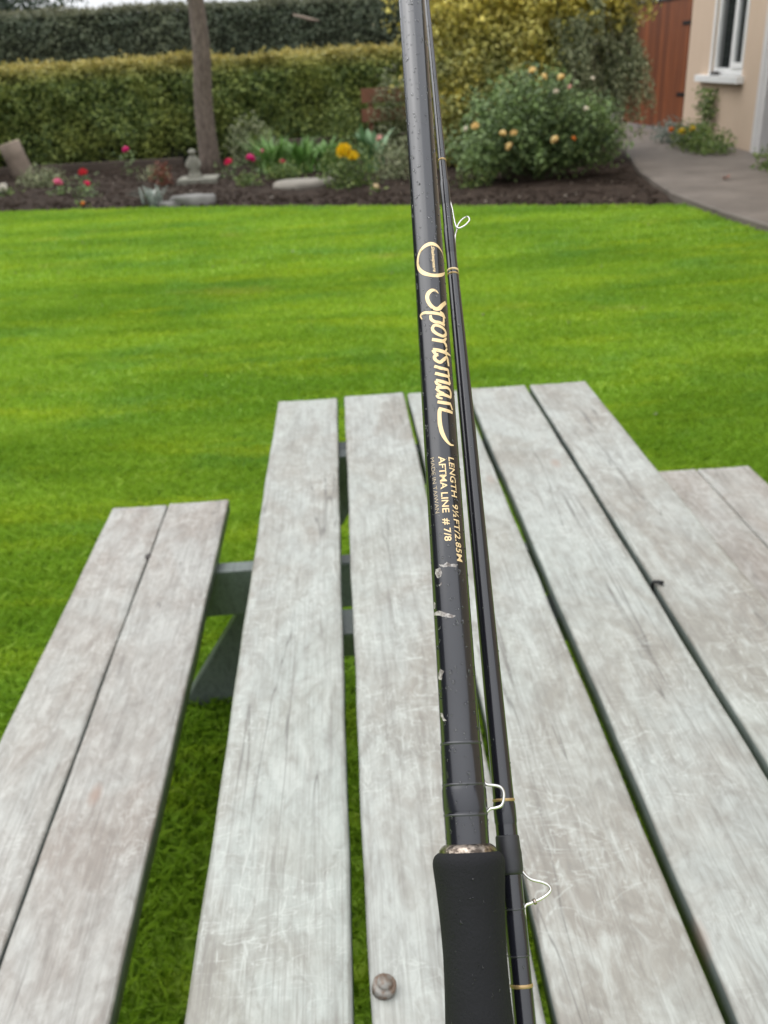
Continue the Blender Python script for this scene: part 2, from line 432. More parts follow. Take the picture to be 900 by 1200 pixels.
# ------------------------------------------------------------------ foliage tools
def leaf_geo(P, N, size, asp=0.55, spread=0.9, droop=0.0, r=None, fold=0.18):
    r = r or rng
    n = len(P); D = r.normal(0, 1, (n, 3)); Nn = N + spread * r.normal(0, 1, (n, 3))
    Nn /= np.linalg.norm(Nn, axis=1, keepdims=True) + 1e-9
    D[:, 2] -= droop * 2
    D -= (D * Nn).sum(1, keepdims=True) * Nn; D /= np.linalg.norm(D, axis=1, keepdims=True) + 1e-9
    S = np.cross(Nn, D); L = (size * r.uniform(0.6, 1.25, n))[:, None]; W = L * asp * 0.5
    V = np.zeros((n, 4, 3))
    V[:, 0] = P; V[:, 1] = P + D * L * .45 + S * W + Nn * L * fold
    V[:, 2] = P + D * L; V[:, 3] = P + D * L * .45 - S * W + Nn * L * fold
    i = np.arange(n) * 4
    F = np.concatenate([np.stack([i, i + 1, i + 2], 1), np.stack([i, i + 2, i + 3], 1)])
    return V.reshape(-1, 3), F

def foliage(name, P, N, size, mat, parent, **kw):
    V, F = leaf_geo(np.asarray(P, float), np.asarray(N, float), size, **kw)
    o = obj_np(name, V, F, mat, parent); o['kind'] = 'stuff'; return o

def blob_points(n, c, r, shell=0.45, seed=0.0, amp=0.22, freq=2.2, flat=None):
    d = rng.normal(0, 1, (n, 3)); d /= np.linalg.norm(d, axis=1, keepdims=True)
    rr = 1 - shell * rng.random(n) ** 1.6
    q = d * np.array(r)
    k = rr * (1 + amp * wob(d * 1.0 + seed, freq * 1.6, seed) + 0.5 * amp * wob(d + seed, freq * 4, seed + 2))
    P = np.array(c) + q * k[:, None]
    if flat is not None: P = P[P[:, 2] > flat]; d = (P - np.array(c)) / np.array(r); d /= np.linalg.norm(d, axis=1, keepdims=True)
    return P, d

M_bark = None
t = NT('grey_brown_bark'); n = t.noise(t.coords('Object', (16, 16, 5)), 2.0, 6, 0.65, 0.5)
t.color(t.mix(t.ramp(n, [(0.35, 0.0), (0.65, 1.0)]), (0.075, 0.055, 0.043), (0.19, 0.148, 0.118))); t.set(Roughness=0.85); t.bump(n, 0.8, 0.02); M_bark = t.m
M_twig = plain('twig', (0.07, 0.055, 0.04), 0.9)
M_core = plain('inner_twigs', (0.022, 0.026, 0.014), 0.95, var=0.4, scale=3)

def hedge(name, label, x0, x1, y0, y1, h, n, size, mat, bulge, seed):
    root = empty(name, ((x0 + x1) / 2, (y0 + y1) / 2, 0)); tag(root, label, 'hedge')
    cx, cyy = (x0 + x1) / 2, (y0 + y1) / 2
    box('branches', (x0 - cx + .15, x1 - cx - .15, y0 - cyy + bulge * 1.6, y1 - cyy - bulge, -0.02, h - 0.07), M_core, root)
    nf = int(n * 0.62); nt = n - nf
    P = np.stack([rng.uniform(x0, x1, nf), np.full(nf, y0), h * rng.random(nf) ** 0.92], 1)
    dep = bulge * (wob(P, 1.5, seed) + 0.6 * wob(P, 4.5, seed + 1) + 0.35 * wob(P, 12, seed + 3))
    low = np.clip(1 - P[:, 2] / 0.45, 0, 1) * 0.25; hi = np.clip((P[:, 2] - h + 0.22) / 0.22, 0, 1) ** 2 * 0.14
    P[:, 1] += dep + low + hi + rng.random(nf) ** 2 * bulge * 2.2
    N = np.tile((0, -1, 0.25), (nf, 1))
    T = np.stack([rng.uniform(x0, x1, nt), rng.uniform(y0 + 0.1, y1, nt), np.full(nt, h)], 1)
    T[:, 2] += 0.5 * bulge * (wob(T, 1.3, seed) + 0.8 * wob(T, 6, seed)) + rng.normal(0, 0.03, nt) + 0.10 * rng.random(nt) ** 12
    N2 = np.tile((0, -0.2, 1.0), (nt, 1))
    P = np.vstack([P, T]); N = np.vstack([N, N2]); P[:, 0] -= cx; P[:, 1] -= cyy
    foliage('foliage', P, N, size, mat, root)
    return root

M_hedge_front = leaf_mat('hedge_leaf', [(0.045, 0.075, 0.022), (0.16, 0.225, 0.055), (0.40, 0.47, 0.13)], patch=(0.36, 0.40, 0.09), patch_scale=1.1, top=(1.45, 1.75, (0.48, 0.37, 0.10)))
M_hedge_back = leaf_mat('tall_hedge_leaf', [(0.05, 0.07, 0.042), (0.105, 0.135, 0.08), (0.19, 0.22, 0.14)], patch=(0.18, 0.20, 0.11), patch_scale=0.6, top=(2.75, 3.1, (0.18, 0.155, 0.085)))
hedge('clipped_hedge', 'lower clipped hedge with golden top behind the flower bed', -9.5, 1.9, 18.0, 19.2, 1.68, 84000, 0.075, M_hedge_front, 0.17, 1.3)
hedge('tall_hedge', 'taller dark green hedge behind the clipped hedge', -13, 6.0, 24.0, 25.6, 2.92, 60000, 0.085, M_hedge_back, 0.16, 4.1)

hedge('added_side_hedge', 'added tall hedge out of view left of the lawn darkening the rod reflection', -9.8, -8.6, -9.0, 17.5, 4.6, 26000, 0.14, M_hedge_back, 0.0, 2.2)  # unseen hedge, added so the rod's left edge reflects dark instead of sky
def tree(name, label, base, top, r0, r1, crown_c, crown_r, n, size, mat, seed, limbs=6, group=None):
    root = empty(name, base); tag(root, label, 'tree', group)
    b = Vector((0, 0, -0.1)); t_ = Vector(top) - Vector(base)
    pts = [b.lerp(t_, k / 14) + Vector((0.02 * math.sin(k * 1.3 + seed), 0.02 * math.cos(k * 1.7), 0)) for k in range(15)]
    rr = [r0 * (1 + 0.25 * math.exp(-k * 1.2)) + (r1 - r0) * k / 14 for k in range(15)]
    link('trunk', obj_mesh(*tube(pts, rr, 20)), M_bark, root, True)
    cc = Vector(crown_c) - Vector(base)
    parts = []
    for k in range(limbs):
        a = k * 2.4 + seed; e = cc + Vector((math.cos(a) * crown_r[0] * .7, math.sin(a) * crown_r[1] * .7, crown_r[2] * (.1 + .12 * (k % 4))))
        s = pts[11 + k % 4]; m = s.lerp(e, .5) + Vector((0, 0, .25))
        parts.append(tube([s, m, e], [r1 * .55, r1 * .35, r1 * .12], 7))
    link('limbs', obj_mesh(*merge(parts)), M_bark, root, True)
    P, N = blob_points(n, tuple(cc), crown_r, 0.75, seed, 0.3)
    foliage('crown', P, N, size, mat, root)
    return root
def obj_mesh(V, F):
    me = bpy.data.meshes.new('mesh'); me.from_pydata([tuple(v) for v in V], [], F); me.update(); return me

M_tree = leaf_mat('tree_leaf', [(0.03, 0.05, 0.015), (0.06, 0.095, 0.025), (0.10, 0.14, 0.04)])
M_far = leaf_mat('far_tree_leaf', [(0.05, 0.055, 0.04), (0.085, 0.085, 0.06), (0.14, 0.125, 0.10)])
M_conifer = leaf_mat('conifer_leaf', [(0.02, 0.035, 0.022), (0.04, 0.06, 0.035), (0.06, 0.085, 0.05)])
tree('garden_tree', 'slim grey brown tree trunk rising out of the flower bed', (-2.11, 16.03, 0), (-1.86, 16.08, 4.6), 0.165, 0.10, (-1.8, 16.1, 5.6), (1.6, 1.6, 1.1), 9000, 0.10, M_tree, 0.4)
tree('conifer_tree', 'dark conifer beyond the tall hedge at top left', (-10.0, 31, 0), (-10.0, 31, 3.4), 0.2, 0.1, (-10.0, 31, 3.1), (2.6, 1.8, 1.9), 9000, 0.16, M_conifer, 1.7)
tree('bare_brown_tree', 'muted brownish tree beyond the tall hedge', (1.4, 29, 0), (1.4, 29, 3.4), 0.18, 0.09, (1.2, 29, 3.6), (2.7, 1.5, 1.5), 9000, 0.13, M_far, 2.9)
tree('far_green_tree', 'dark green tree beyond the timber gate', (8.4, 28, 0), (8.4, 28, 2.6), 0.2, 0.1, (8.2, 28, 3.2), (3.2, 1.6, 1.7), 9000, 0.14, M_conifer, 3.6)

# broken grey branch lying on the tall hedge
V, F = tube([(-0.75, 23.80, 2.62), (-0.55, 23.74, 2.56), (-0.35, 23.72, 2.50), (-0.15, 23.74, 2.47)], [0.02, 0.035, 0.04, 0.015], 8)
o = obj_py('broken_branch', V, F, plain('dead_wood', (0.22, 0.17, 0.13), 0.8), None, True); tag(o, 'pale dead branch lying on the tall hedge', 'branch')

# ------------------------------------------------------------------ house
t = NT('cream_render'); n = t.noise(t.coords('Object'), 2.2, 6); n2 = t.noise(t.coords('Object'), 90, 3)
t.color(t.mix(n, (0.47, 0.355, 0.26), (0.54, 0.415, 0.31))); t.set(Roughness=0.85); t.bump(n2, 0.5, 0.006); M_render = t.m
M_white = plain('white_gloss_paint', (0.74, 0.74, 0.73), 0.4, var=0.06)
M_doorframe = plain('grey_white_paint', (0.55, 0.53, 0.52), 0.5, var=0.1)
t = NT('window_glass'); t.color((0.018, 0.02, 0.022)); t.set(Roughness=0.06, IOR=1.5); M_glass = t.m
M_curtain = plain('grey_net_curtain', (0.30, 0.30, 0.31), 0.9, var=0.25, scale=25)
M_room = plain('dim_room_wall', (0.10, 0.095, 0.09), 0.9)
M_slate = plain('roof_slate', (0.09, 0.09, 0.095), 0.7, var=0.3)
house = empty('house', (6.42, 17.65, 0), math.atan2(-0.9959, -0.0910)); tag(house, 'cream rendered house with white framed window beside the path', 'house')
WL, WR, WB, WT = 1.50, 3.10, 1.07, 2.30; DL, DR, DT = 4.24, 5.14, 2.1
HH, TH = 5.0, 0.25  # unseen upper height and near length sized to darken the rod's right reflection
bm = bmesh.new()
for b in ((0, WL, 0, TH, 0, HH), (WL, WR, 0, TH, 0, WB), (WL, WR, 0, TH, WT, HH), (WR, DL - .0, 0, TH, 0, HH), (DL, DR, 0, TH, DT, HH), (DR, 19.0, 0, TH, 0, HH), (0, 0.25, TH, 6, 0, HH), (18.75, 19.0, TH, 6, 0, HH)):
    bm_box(bm, *b)
bmesh.ops.remove_doubles(bm, verts=bm.verts[:], dist=1e-5)
obj_bm('wall', bm, M_render, house)
box('back_wall', (0.25, 18.75, 5.75, 6.0, 0, HH), M_render, house)
box('inner_partition', (0.3, 18.7, 1.6, 1.65, 0.1, HH - .1), M_room, house)
rf = obj_py('roof', [(-0.35, -0.4, HH - .05), (19.35, -0.4, HH - .05), (19.35, 3.0, HH + 1.7), (-0.35, 3.0, HH + 1.7), (19.35, 6.4, HH - .05), (-0.35, 6.4, HH - .05),
                     (-0.35, -0.4, HH - .2), (19.35, -0.4, HH - .2), (19.35, 6.4, HH - .2), (-0.35, 6.4, HH - .2)],
            [(0, 1, 2, 3), (3, 2, 4, 5), (6, 7, 1, 0), (9, 5, 4, 8), (6, 9, 8, 7), (0, 3, 5, 9, 6), (1, 7, 8, 4, 2)], M_slate, house)
win = box('window', (WL + .002, WL + 0.11, 0.03, 0.13, WB + .002, WT - .002), M_white, house, 0.006)
fr = lambda nm, b, m=M_white: box(nm, b, m, win, 0.005)
fr('frame', (WR - 0.09, WR - .002, 0.03, 0.13, WB + .002, WT - .002))
fr('frame', (WL + 0.11, WR - 0.09, 0.03, 0.13, WB + .002, WB + 0.10)); fr('frame', (WL + 0.11, WR - 0.09, 0.03, 0.13, WT - 0.10, WT - .002))
fr('mullion', (2.36, 2.47, 0.028, 0.132, WB + 0.10, WT - 0.10))
fr('sash', (2.472, 2.55, 0.012, 0.10, WB + 0.102, WT - 0.102)); fr('sash', (WR - 0.165, WR - 0.092, 0.012, 0.10, WB + 0.102, WT - 0.102))
fr('sash', (2.55, WR - 0.165, 0.012, 0.10, WB + 0.102, WB + 0.18)); fr('sash', (2.55, WR - 0.165, 0.012, 0.10, WT - 0.18, WT - 0.102))
fr('pane', (WL + 0.11, 2.36, 0.075, 0.083, WB + 0.10, WT - 0.10), M_glass); fr('pane', (2.55, WR - 0.165, 0.05, 0.058, WB + 0.18, WT - 0.18), M_glass)
fr('reveal', (WL - 0.10, WL, -0.012, 0.0, WB, WT + 0.06))
fr('sill', (WL - 0.56, WR + 0.11, -0.11, 0.05, WB - 0.10, WB + 0.0))
# net curtain, folded
cv = []
for k in range(41):
    x = WL + 0.13 + k / 40 * 1.3; cv += [(x, 0.25 + 0.02 * math.sin(k * 1.9), WB), (x, 0.25 + 0.02 * math.sin(k * 1.9), WT)]
o = obj_py('net_curtain', cv, [(2 * k, 2 * k + 2, 2 * k + 3, 2 * k + 1) for k in range(40)], M_curtain); o.matrix_world = Matrix.Translation((6.42, 17.65, 0)) @ Matrix.Rotation(math.atan2(-0.9959, -0.0910), 4, 'Z')
tag(o, 'grey net curtain hanging inside the house window', 'curtain')
door = box('doorway', (DL - .27, DL - 0.1, -0.035, 0.0, 0, DT + .1), M_doorframe, house, 0.006)
box('frame', (DL - 0.1, DL + 0.03, -0.02, 0.2, 0, DT), M_doorframe, door, 0.005); box('frame', (DR - 0.03, DR + 0.1, -0.02, -0.001, 0, DT + .1), M_doorframe, door, 0.004)
box('frame', (DL + .03, DR - .03, -0.02, -0.001, DT, DT + .1), M_doorframe, door, 0.004)
HM = Matrix.Translation((6.42, 17.65, 0)) @ Matrix.Rotation(math.atan2(-0.9959, -0.0910), 4, 'Z')
# dark object lying on the sill
V, F = lathe([(0, .10), (.03, .12), (.055, .09), (.065, .02)], 14)
o = obj_py('dark_ornament', [(v[0] * 1.8, v[1] * .45, v[2]) for v in V], F, plain('dark_clay', (0.05, 0.045, 0.042), 0.7), None, True)
o.matrix_world = HM @ Matrix.Translation((1.86, -0.045, WB + .001)); tag(o, 'low dark ornament resting on the white window sill', 'ornament')

# ------------------------------------------------------------------ timber gate
t = NT('red_brown_timber'); n = t.noise(t.coords('Object', (22, 22, 1.2), True), 1.4, 5, .6, .3)
oi = t.node('ShaderNodeObjectInfo')
c = t.mix(oi.outputs['Random'], (0.115, 0.033, 0.011), (0.235, 0.068, 0.021))
t.color(t.mix(t.math('MULTIPLY', t.ramp(n, [(0.35, 1.0), (0.6, 0.0)]), 0.5), c, (0.055, 0.016, 0.008))); t.set(Roughness=0.5); M_gate = t.m
M_iron = plain('black_iron', (0.02, 0.02, 0.02), 0.5, 0.6)
ga = math.atan2(20.35 - 17.72, 6.20 - 6.40)
gate = empty('timber_gate', (6.43, 17.675, PZ), ga); tag(gate, 'tall red brown board gate at the corner of the house', 'gate')
x = 0.02; k = 0
while x < 2.9:
    w_ = (0.19, 0.165, 0.2, 0.18)[k % 4]
    box('board', (x, x + w_ - 0.008, -0.012 + 0.004 * (k % 2), 0.014, 0.06, 2.20), M_gate, gate, 0.003, seg=1); x += w_; k += 1
box('top_rail', (0.0, 2.95, -0.03, 0.03, 2.202, 2.24), M_iron, gate, 0.004)
for z in (0.35, 1.1, 1.85): box('ledge', (0.02, 2.9, -0.06, -0.013, z, z + .1), M_gate, gate, 0.004)
for z in (0.62, 1.78): box('hinge', (-0.03, 0.30, 0.016, 0.03, z, z + .06), M_iron, gate, 0.003)

# ------------------------------------------------------------------ bed furniture
M_redwood = plain('red_brown_board', (0.21, 0.088, 0.05), 0.75, var=0.35, scale=5)
bf = empty('board_screen', (0.95, 17.35, 0)); tag(bf, 'low screen of two red brown boards behind the rod', 'screen')
box('board', (-0.42, 0.75, -0.02, 0.02, 0.89, 1.12), M_redwood, bf, 0.006); box('board', (-0.43, 0.75, -0.02, 0.02, 0.58, 0.79), M_redwood, bf, 0.006)
box('post', (-0.30, -0.22, 0.021, 0.09, -0.05, 1.1), M_redwood, bf, 0.006); box('post', (0.55, 0.63, 0.021, 0.09, -0.05, 1.1), M_redwood, bf, 0.006)
M_sleeper = plain('old_timber_edging', (0.075, 0.055, 0.042), 0.85, var=0.4, scale=5, bump=.4)
for b, lb in (((-7.2, -2.75, 17.5, 17.62, -0.03, 0.15), 'long low timber edging board under the left part of the hedge'), ((-1.6, 1.6, 17.45, 17.57, -0.03, 0.36), 'timber edging board behind the strap leaved plants')):
    o = box('timber_edging', b, M_sleeper, None, 0.012); tag(o, lb, 'edging')
# leaning log
M_log = plain('log_bark', (0.20, 0.155, 0.12), 0.9, var=0.4, scale=7, bump=.5); M_cut = plain('cut_wood', (0.42, 0.34, 0.26), 0.8, var=0.25, scale=9)
lg = empty('leaning_log', (-5.40, 16.8, 0)); tag(lg, 'short cut log leaning to the left at the edge of the bed', 'log')
V, F = tube([(0.03, 0, -0.06), (-0.01, 0, .15), (-0.07, 0, .36), (-0.13, 0, .58)], [.20, .19, .18, .185], 18)
obj_py('log_body', V, F, M_log, lg, True)
V, F = lathe([(0, .178), (.014, .172)], 18); o = obj_py('cut_face', V, F, M_cut, lg); o.location = (-0.131, 0, .581); o.rotation_euler = (0, rad(-15.5), 0)
# paving slab + little figure
M_stone = plain('mossy_stone', (0.19, 0.185, 0.15), 0.9, var=0.35, scale=10, bump=.4)
M_grey = plain('grey_stone', (0.15, 0.145, 0.135), 0.85, var=0.4, scale=6, bump=.5)
sl = box('stone_slab', (-2.36, -1.78, 14.2, 14.75, 0.0, 0.095), M_stone, None, 0.014); tag(sl, 'mossy stone slab under the small garden figure', 'slab')
fg = empty('garden_figure', (-2.12, 14.47, 0.097)); tag(fg, 'small weathered stone figure standing on a slab by the tree', 'figure')
V, F = lathe([(0, .105), (.02, .108), (.032, .082), (.06, .074), (.12, .072), (.18, .076), (.25, .074), (.285, .055), (.30, .036)], 20)
obj_py('robe', [(v[0] * 1.15, v[1] * .85, v[2]) for v in V], F, M_stone, fg, True)
V, F = lathe([(.295, .034), (.31, .046), (.335, .052), (.355, .048)], 16); hd = obj_py('head', V, F, M_stone, fg, True)
V, F = lathe([(.345, .060), (.355, .066), (.368, .056), (.385, .036), (.395, .010)], 18); obj_py('hat', V, F, M_stone, hd, True)
for s in (-1, 1):
    V, F = tube([(s * .075, 0, .235), (s * .10, -.02, .18), (s * .07, -.065, .135)], [.024, .022, .018], 8); obj_py('arm', V, F, M_stone, fg, True)
def rock(name, label, c, s, seed, mat, cut=None, n=3, cat='stone'):
    bm = bmesh.new(); bmesh.ops.create_icosphere(bm, subdivisions=n, radius=1)
    P = np.array([v.co[:] for v in bm.verts]); k = 1 + 0.22 * wob(P, 1.4, seed) + 0.08 * wob(P, 5, seed)
    P *= k[:, None]
    if cut: P[:, 2] = np.minimum(P[:, 2], cut + 0.04 * wob(P, 3, seed))
    P = P * np.array(s)
    for v, p in zip(bm.verts, P): v.co = p
    o = obj_bm(name, bm, mat, None, True); o.location = c; tag(o, label, cat); return o
rock('flat_stone', 'low flat topped grey stone at the edge of the lawn', (-1.82, 11.98, 0.05), (0.29, 0.17, 0.14), 2.0, M_grey, 0.55)
rock('flat_stone', 'wide pale triangular stone lying among the strap leaves', (-0.42, 13.1, 0.04), (0.46, 0.30, 0.16), 5.2, plain('pale_stone', (0.20, 0.18, 0.15), .85, var=.3, scale=5, bump=.3), 0.45)
rock('flat_stone', 'small dark stone under the flat topped grey stone', (-2.12, 11.95, 0.02), (0.13, 0.12, 0.08), 8.1, M_grey, 0.6)

# ------------------------------------------------------------------ plants
M_roseleaf = leaf_mat('rose_leaf', [(0.05, 0.08, 0.03), (0.13, 0.19, 0.075), (0.27, 0.37, 0.14)], patch=(0.20, 0.30, 0.09), patch_scale=2.5)
M_gold = leaf_mat('golden_shrub_leaf', [(0.06, 0.075, 0.022), (0.25, 0.27, 0.075), (0.60, 0.60, 0.25)], patch=(0.72, 0.59, 0.10), patch_scale=1.9, rough=.4, top=(1.35, 2.4, (0.80, 0.66, 0.13)))
M_trail = leaf_mat('trailing_leaf', [(0.08, 0.10, 0.045), (0.24, 0.27, 0.14), (0.48, 0.50, 0.30)])
M_strap = leaf_mat('strap_leaf', [(0.07, 0.15, 0.03), (0.14, 0.28, 0.06), (0.26, 0.42, 0.14)])
M_broad = leaf_mat('broad_leaf', [(0.07, 0.14, 0.055), (0.15, 0.27, 0.12), (0.33, 0.46, 0.30)])
M_low = leaf_mat('low_plant_leaf', [(0.05, 0.09, 0.022), (0.12, 0.19, 0.045), (0.24, 0.30, 0.08)])
M_silver = leaf_mat('silver_leaf', [(0.11, 0.14, 0.11), (0.22, 0.26, 0.22), (0.40, 0.43, 0.38)])
M_russet = leaf_mat('russet_leaf', [(0.10, 0.03, 0.02), (0.22, 0.08, 0.05), (0.32, 0.14, 0.08)])
M_stem = plain('green_stem', (0.07, 0.10, 0.03), .7)
PET = {}
def petal_mat(nm, c):
    if nm not in PET:
        t = NT('petal_' + nm); g = t.node('ShaderNodeNewGeometry')
        cc = t.ramp(g.outputs['Random Per Island'], [(0, tuple(x * .8 for x in c)), (1, tuple(min(1, x * 1.15) for x in c))])
        t.color(cc); t.set(Roughness=0.6)
        tr = t.node('ShaderNodeBsdfTranslucent'); t.link(cc, tr.inputs['Color']); mx = t.node('ShaderNodeMixShader'); mx.inputs[0].default_value = .3
        t.link(t.b.outputs[0], mx.inputs[1]); t.link(tr.outputs[0], mx.inputs[2]); t.link(mx.outputs[0], t.out.inputs['Surface'])
        PET[nm] = t.m
    return PET[nm]
COLS = dict(peach=(0.88, 0.66, 0.30), pale=(0.80, 0.72, 0.60), pink=(0.80, 0.17, 0.30), red=(0.62, 0.035, 0.05), magenta=(0.62, 0.02, 0.17), crimson=(0.66, 0.02, 0.10), yellow=(0.80, 0.55, 0.015), white=(0.76, 0.72, 0.64), orange=(0.75, 0.22, 0.03), cream=(0.74, 0.60, 0.36), blush=(0.75, 0.45, 0.38))
BLOOM = {}
def bloom_mesh(cup=False):
    V, F = [], []
    rings = ((5, .95, .12, .55), (5, .72, .34, .62), (4, .45, .52, .55), (3, .2, .6, .5)) if not cup else ((4, .55, .75, .95), (4, .42, .85, .8))
    for j, (n, out, up, wd) in enumerate(rings):
        for i in range(n):
            a = 2 * math.pi * (i + .5 * j) / n; c, s = math.cos(a), math.sin(a)
            pr = [(0.08, -.35, .15), (out * .75, -.25 + up * .35, wd * .5), (out, up, wd * .55), (out * .86, up + .28, wd * .22)]
            o = len(V)
            for r_, z, w_ in pr:
                V += [(r_ * c - w_ * s, r_ * s + w_ * c, z), (r_ * c + w_ * s, r_ * s - w_ * c, z)]
            F += [(o + 2 * k, o + 2 * k + 1, o + 2 * k + 3, o + 2 * k + 2) for k in range(3)]
    return V, F
def bloom(parent, loc, size, col, cup=False, name='blossom'):
    key = (col, cup)
    if key not in BLOOM:
        me = obj_mesh(*bloom_mesh(cup)); me.materials.append(petal_mat(col, COLS[col])); me.shade_smooth(); BLOOM[key] = me
    o = bpy.data.objects.new(name, BLOOM[key]); COL.objects.link(o); o.parent = parent; o.location = loc; o.scale = (size,) * 3
    o.rotation_euler = (random.uniform(-.2, .9), random.uniform(-.5, .5), random.uniform(0, 6)); return o
random.seed(3)

def stems(parent, tops, r=.008, base=(0, 0, 0), mat=None):
    parts = []
    for p in tops:
        b = Vector(base) + Vector((random.uniform(-.05, .05), random.uniform(-.05, .05), -.02)); p = Vector(p)
        m = b.lerp(p, .5) + Vector((random.uniform(-.06, .06), random.uniform(-.06, .06), .05))
        parts.append(tube([b, m, p], [r, r * .8, r * .5], 5))
    return obj_py('stem', *merge(parts), mat or M_stem, parent)

# big golden shrub
gs = empty('golden_shrub', (2.75, 14.9, 0)); tag(gs, 'large golden leaved shrub behind the rose bush', 'shrub')
Ps, Ns = [], []
for c, r, n in (((-0.15, 0, 1.15), (1.30, .95, 1.25), 14000), ((-0.55, .1, 2.2), (1.15, .9, .95), 9000), ((.75, .1, 1.8), (1.05, .9, 1.2), 9000), ((-1.0, -.1, .6), (.55, .5, .62), 3500), ((.2, .2, 2.75), (1.3, .9, .7), 7000), ((1.15, -.62, 2.35), (.72, .45, .62), 4600), ((-.2, -.5, .9), (.9, .5, .8), 5000)):
    P, N = blob_points(int(n * .8), c, r, .6, c[0] * 3 + 1, .42, 2.9, 0.05); Ps.append(P); Ns.append(N)
foliage('foliage', np.vstack(Ps), np.vstack(Ns), .085, M_gold, gs, asp=.6)
V, F = merge([tube([(0, 0, -.05), (dx * .4, dy * .3, .8), (dx, dy, z)], [.05, .035, .012], 7) for dx, dy, z in ((-.7, 0, 1.9), (.6, .1, 2.1), (0, .3, 2.4), (-1.0, -.2, .9), (.3, -.4, 1.5), (-.3, -.3, 1.3))])
obj_py('branches', V, F, M_twig, gs)
# trailing climber, hanging sprays on the right flank
tc = empty('trailing_climber', (3.95, 14.35, 0)); tag(tc, 'grey green trailing climber hanging beside the red brown gate', 'climber')
Ps, Ns, parts = [], [], []
for k in range(70):
    a = rng.uniform(-1, 1); x0 = rng.uniform(-.75, .32); y0 = rng.uniform(-.4, .5); zt = rng.uniform(1.1, 2.2); ln = rng.uniform(.4, 1.1)
    tt = rng.random(260); fl = rng.uniform(.1, .45)
    x = x0 + fl * np.sqrt(tt) * (1 if x0 > -.2 else .4); z = zt - ln * tt + .15 * np.sin(tt * 3); y = y0 - .15 * tt
    Ps.append(np.stack([x, y, np.maximum(z, .08)], 1) + rng.normal(0, .045, (260, 3))); Ns.append(np.tile((.3, -.7, .4), (260, 1)))
    parts.append(tube([(x0, y0, zt), (x0 + fl * .7, y0 - .07, zt - ln * .5), (x0 + fl, y0 - .15, zt - ln)], [.008, .006, .003], 4))
parts.append(tube([(-.3, .1, -.05), (-.25, .1, 1.2), (-.1, .1, 2.5)], [.04, .03, .015], 7))
P, N = blob_points(5000, (-.3, .15, 1.0), (.6, .5, 1.05), .5, 3., .25, 2.4, .05); Ps.append(P); Ns.append(N)
foliage('foliage', np.vstack(Ps), np.vstack(Ns), .062, M_trail, tc, asp=.42, droop=.8, spread=.6)
obj_py('branches', *merge(parts), M_twig, tc)

# rose bush in front with apricot blooms
rb = empty('rose_bush', (2.62, 12.45, 0)); tag(rb, 'broad rose bush covered in apricot blooms at the end of the bed', 'rose bush')
def shoots(n, ex, ey, z0, z1, per, jit, t0=.3):
    Ps, Ns, parts = [], [], []
    for k in range(n):
        x = rng.uniform(-ex, ex); y = rng.uniform(-ey, ey); z = z0 + (z1 * math.sqrt(max(.05, 1 - (x / (ex * 1.08)) ** 2)) - z0) * rng.uniform(.15, 1.08)
        b = np.array([x * .12, y * .12, 0]); e = np.array([x, y, max(z, .12)]); m = (b + e) / 2 + np.array([x * .12, y * .1, .12])
        tt = t0 + (1 - t0) * rng.random(per) ** .8
        q = (1 - tt)[:, None] ** 2 * b + 2 * ((1 - tt) * tt)[:, None] * m + tt[:, None] ** 2 * e
        Ps.append(q + rng.normal(0, jit, (per, 3))); Ns.append(np.tile((x * .5 / ex, -.55, .7), (per, 1)))
        parts.append(tube([b, m * .5 + (b + e) * .25, e], [.010, .007, .003], 4))
    return np.vstack(Ps), np.vstack(Ns), merge(parts)
P, N, br = shoots(150, 1.12, .55, .16, 1.32, 100, .065)
foliage('foliage', P, N, .072, M_roseleaf, rb, asp=.6)
obj_py('branches', *br, M_twig, rb)
rose_xyz = [(2.42, 1.33, 'peach'), (2.56, 1.26, 'peach'), (2.78, 1.24, 'peach'), (2.88, 1.13, 'blush'), (3.16, 1.21, 'pale'), (2.71, 1.09, 'pale'), (3.10, .88, 'pale'), (1.74, .75, 'peach'), (2.08, .65, 'peach'), (2.21, .65, 'peach'), (2.16, .50, 'peach'), (2.72, .55, 'peach'), (2.96, .55, 'orange'), (1.62, .73, 'pale')]
tops = []
for x, z, c in rose_xyz:
    p = (x - 2.62, -.62 + random.uniform(-.03, .03), z - .005); big = {'peach': .052, 'orange': .036}.get(c, .034)
    bloom(rb, p, big * random.uniform(.85, 1.15), c); tops.append((p[0], p[1], p[2] - .02))
stems(rb, tops, .009)

def small_rose(name, label, x, y, z, col, size=.05, leafn=60, leafm=None, spread=.14, group=None, extra=()):
    rt = empty(name, (x, y, 0.0)); tag(rt, label, 'flower', group)
    tops = [(0, 0, z)] + [tuple(e[:3]) for e in extra]
    stems(rt, tops, .006)
    P = np.array([[random.gauss(0, spread * .7), random.gauss(0, spread * .6), random.uniform(.03, max(.1, z * .95))] for _ in range(leafn)])
    foliage('foliage', P, np.tile((0, -.5, .8), (leafn, 1)), .055, leafm or M_roseleaf, rt, asp=.6)
    bloom(rt, (0, -.02, z), size, col)
    for e in extra: bloom(rt, e[:3], size * .8, e[3] if len(e) > 3 else col)
    return rt
small_rose('rose_plant', 'pink flower low in the bed near the leaning log', -3.97, 13.8, .19, 'pink', .075)
small_rose('rose_plant', 'upper of two red flowers near the pink flower', -3.71, 14.25, .27, 'red', .072)
small_rose('rose_plant', 'lower of two red flowers near the pink flower', -3.46, 13.4, .19, 'crimson', .055)
small_rose('rose_plant', 'lone magenta flower in front of the hedge', -3.45, 16.2, .42, 'magenta', .066)
small_rose('rose_plant', 'deep pink flower just right of the tree trunk', -1.61, 14.6, .27, 'crimson', .07)
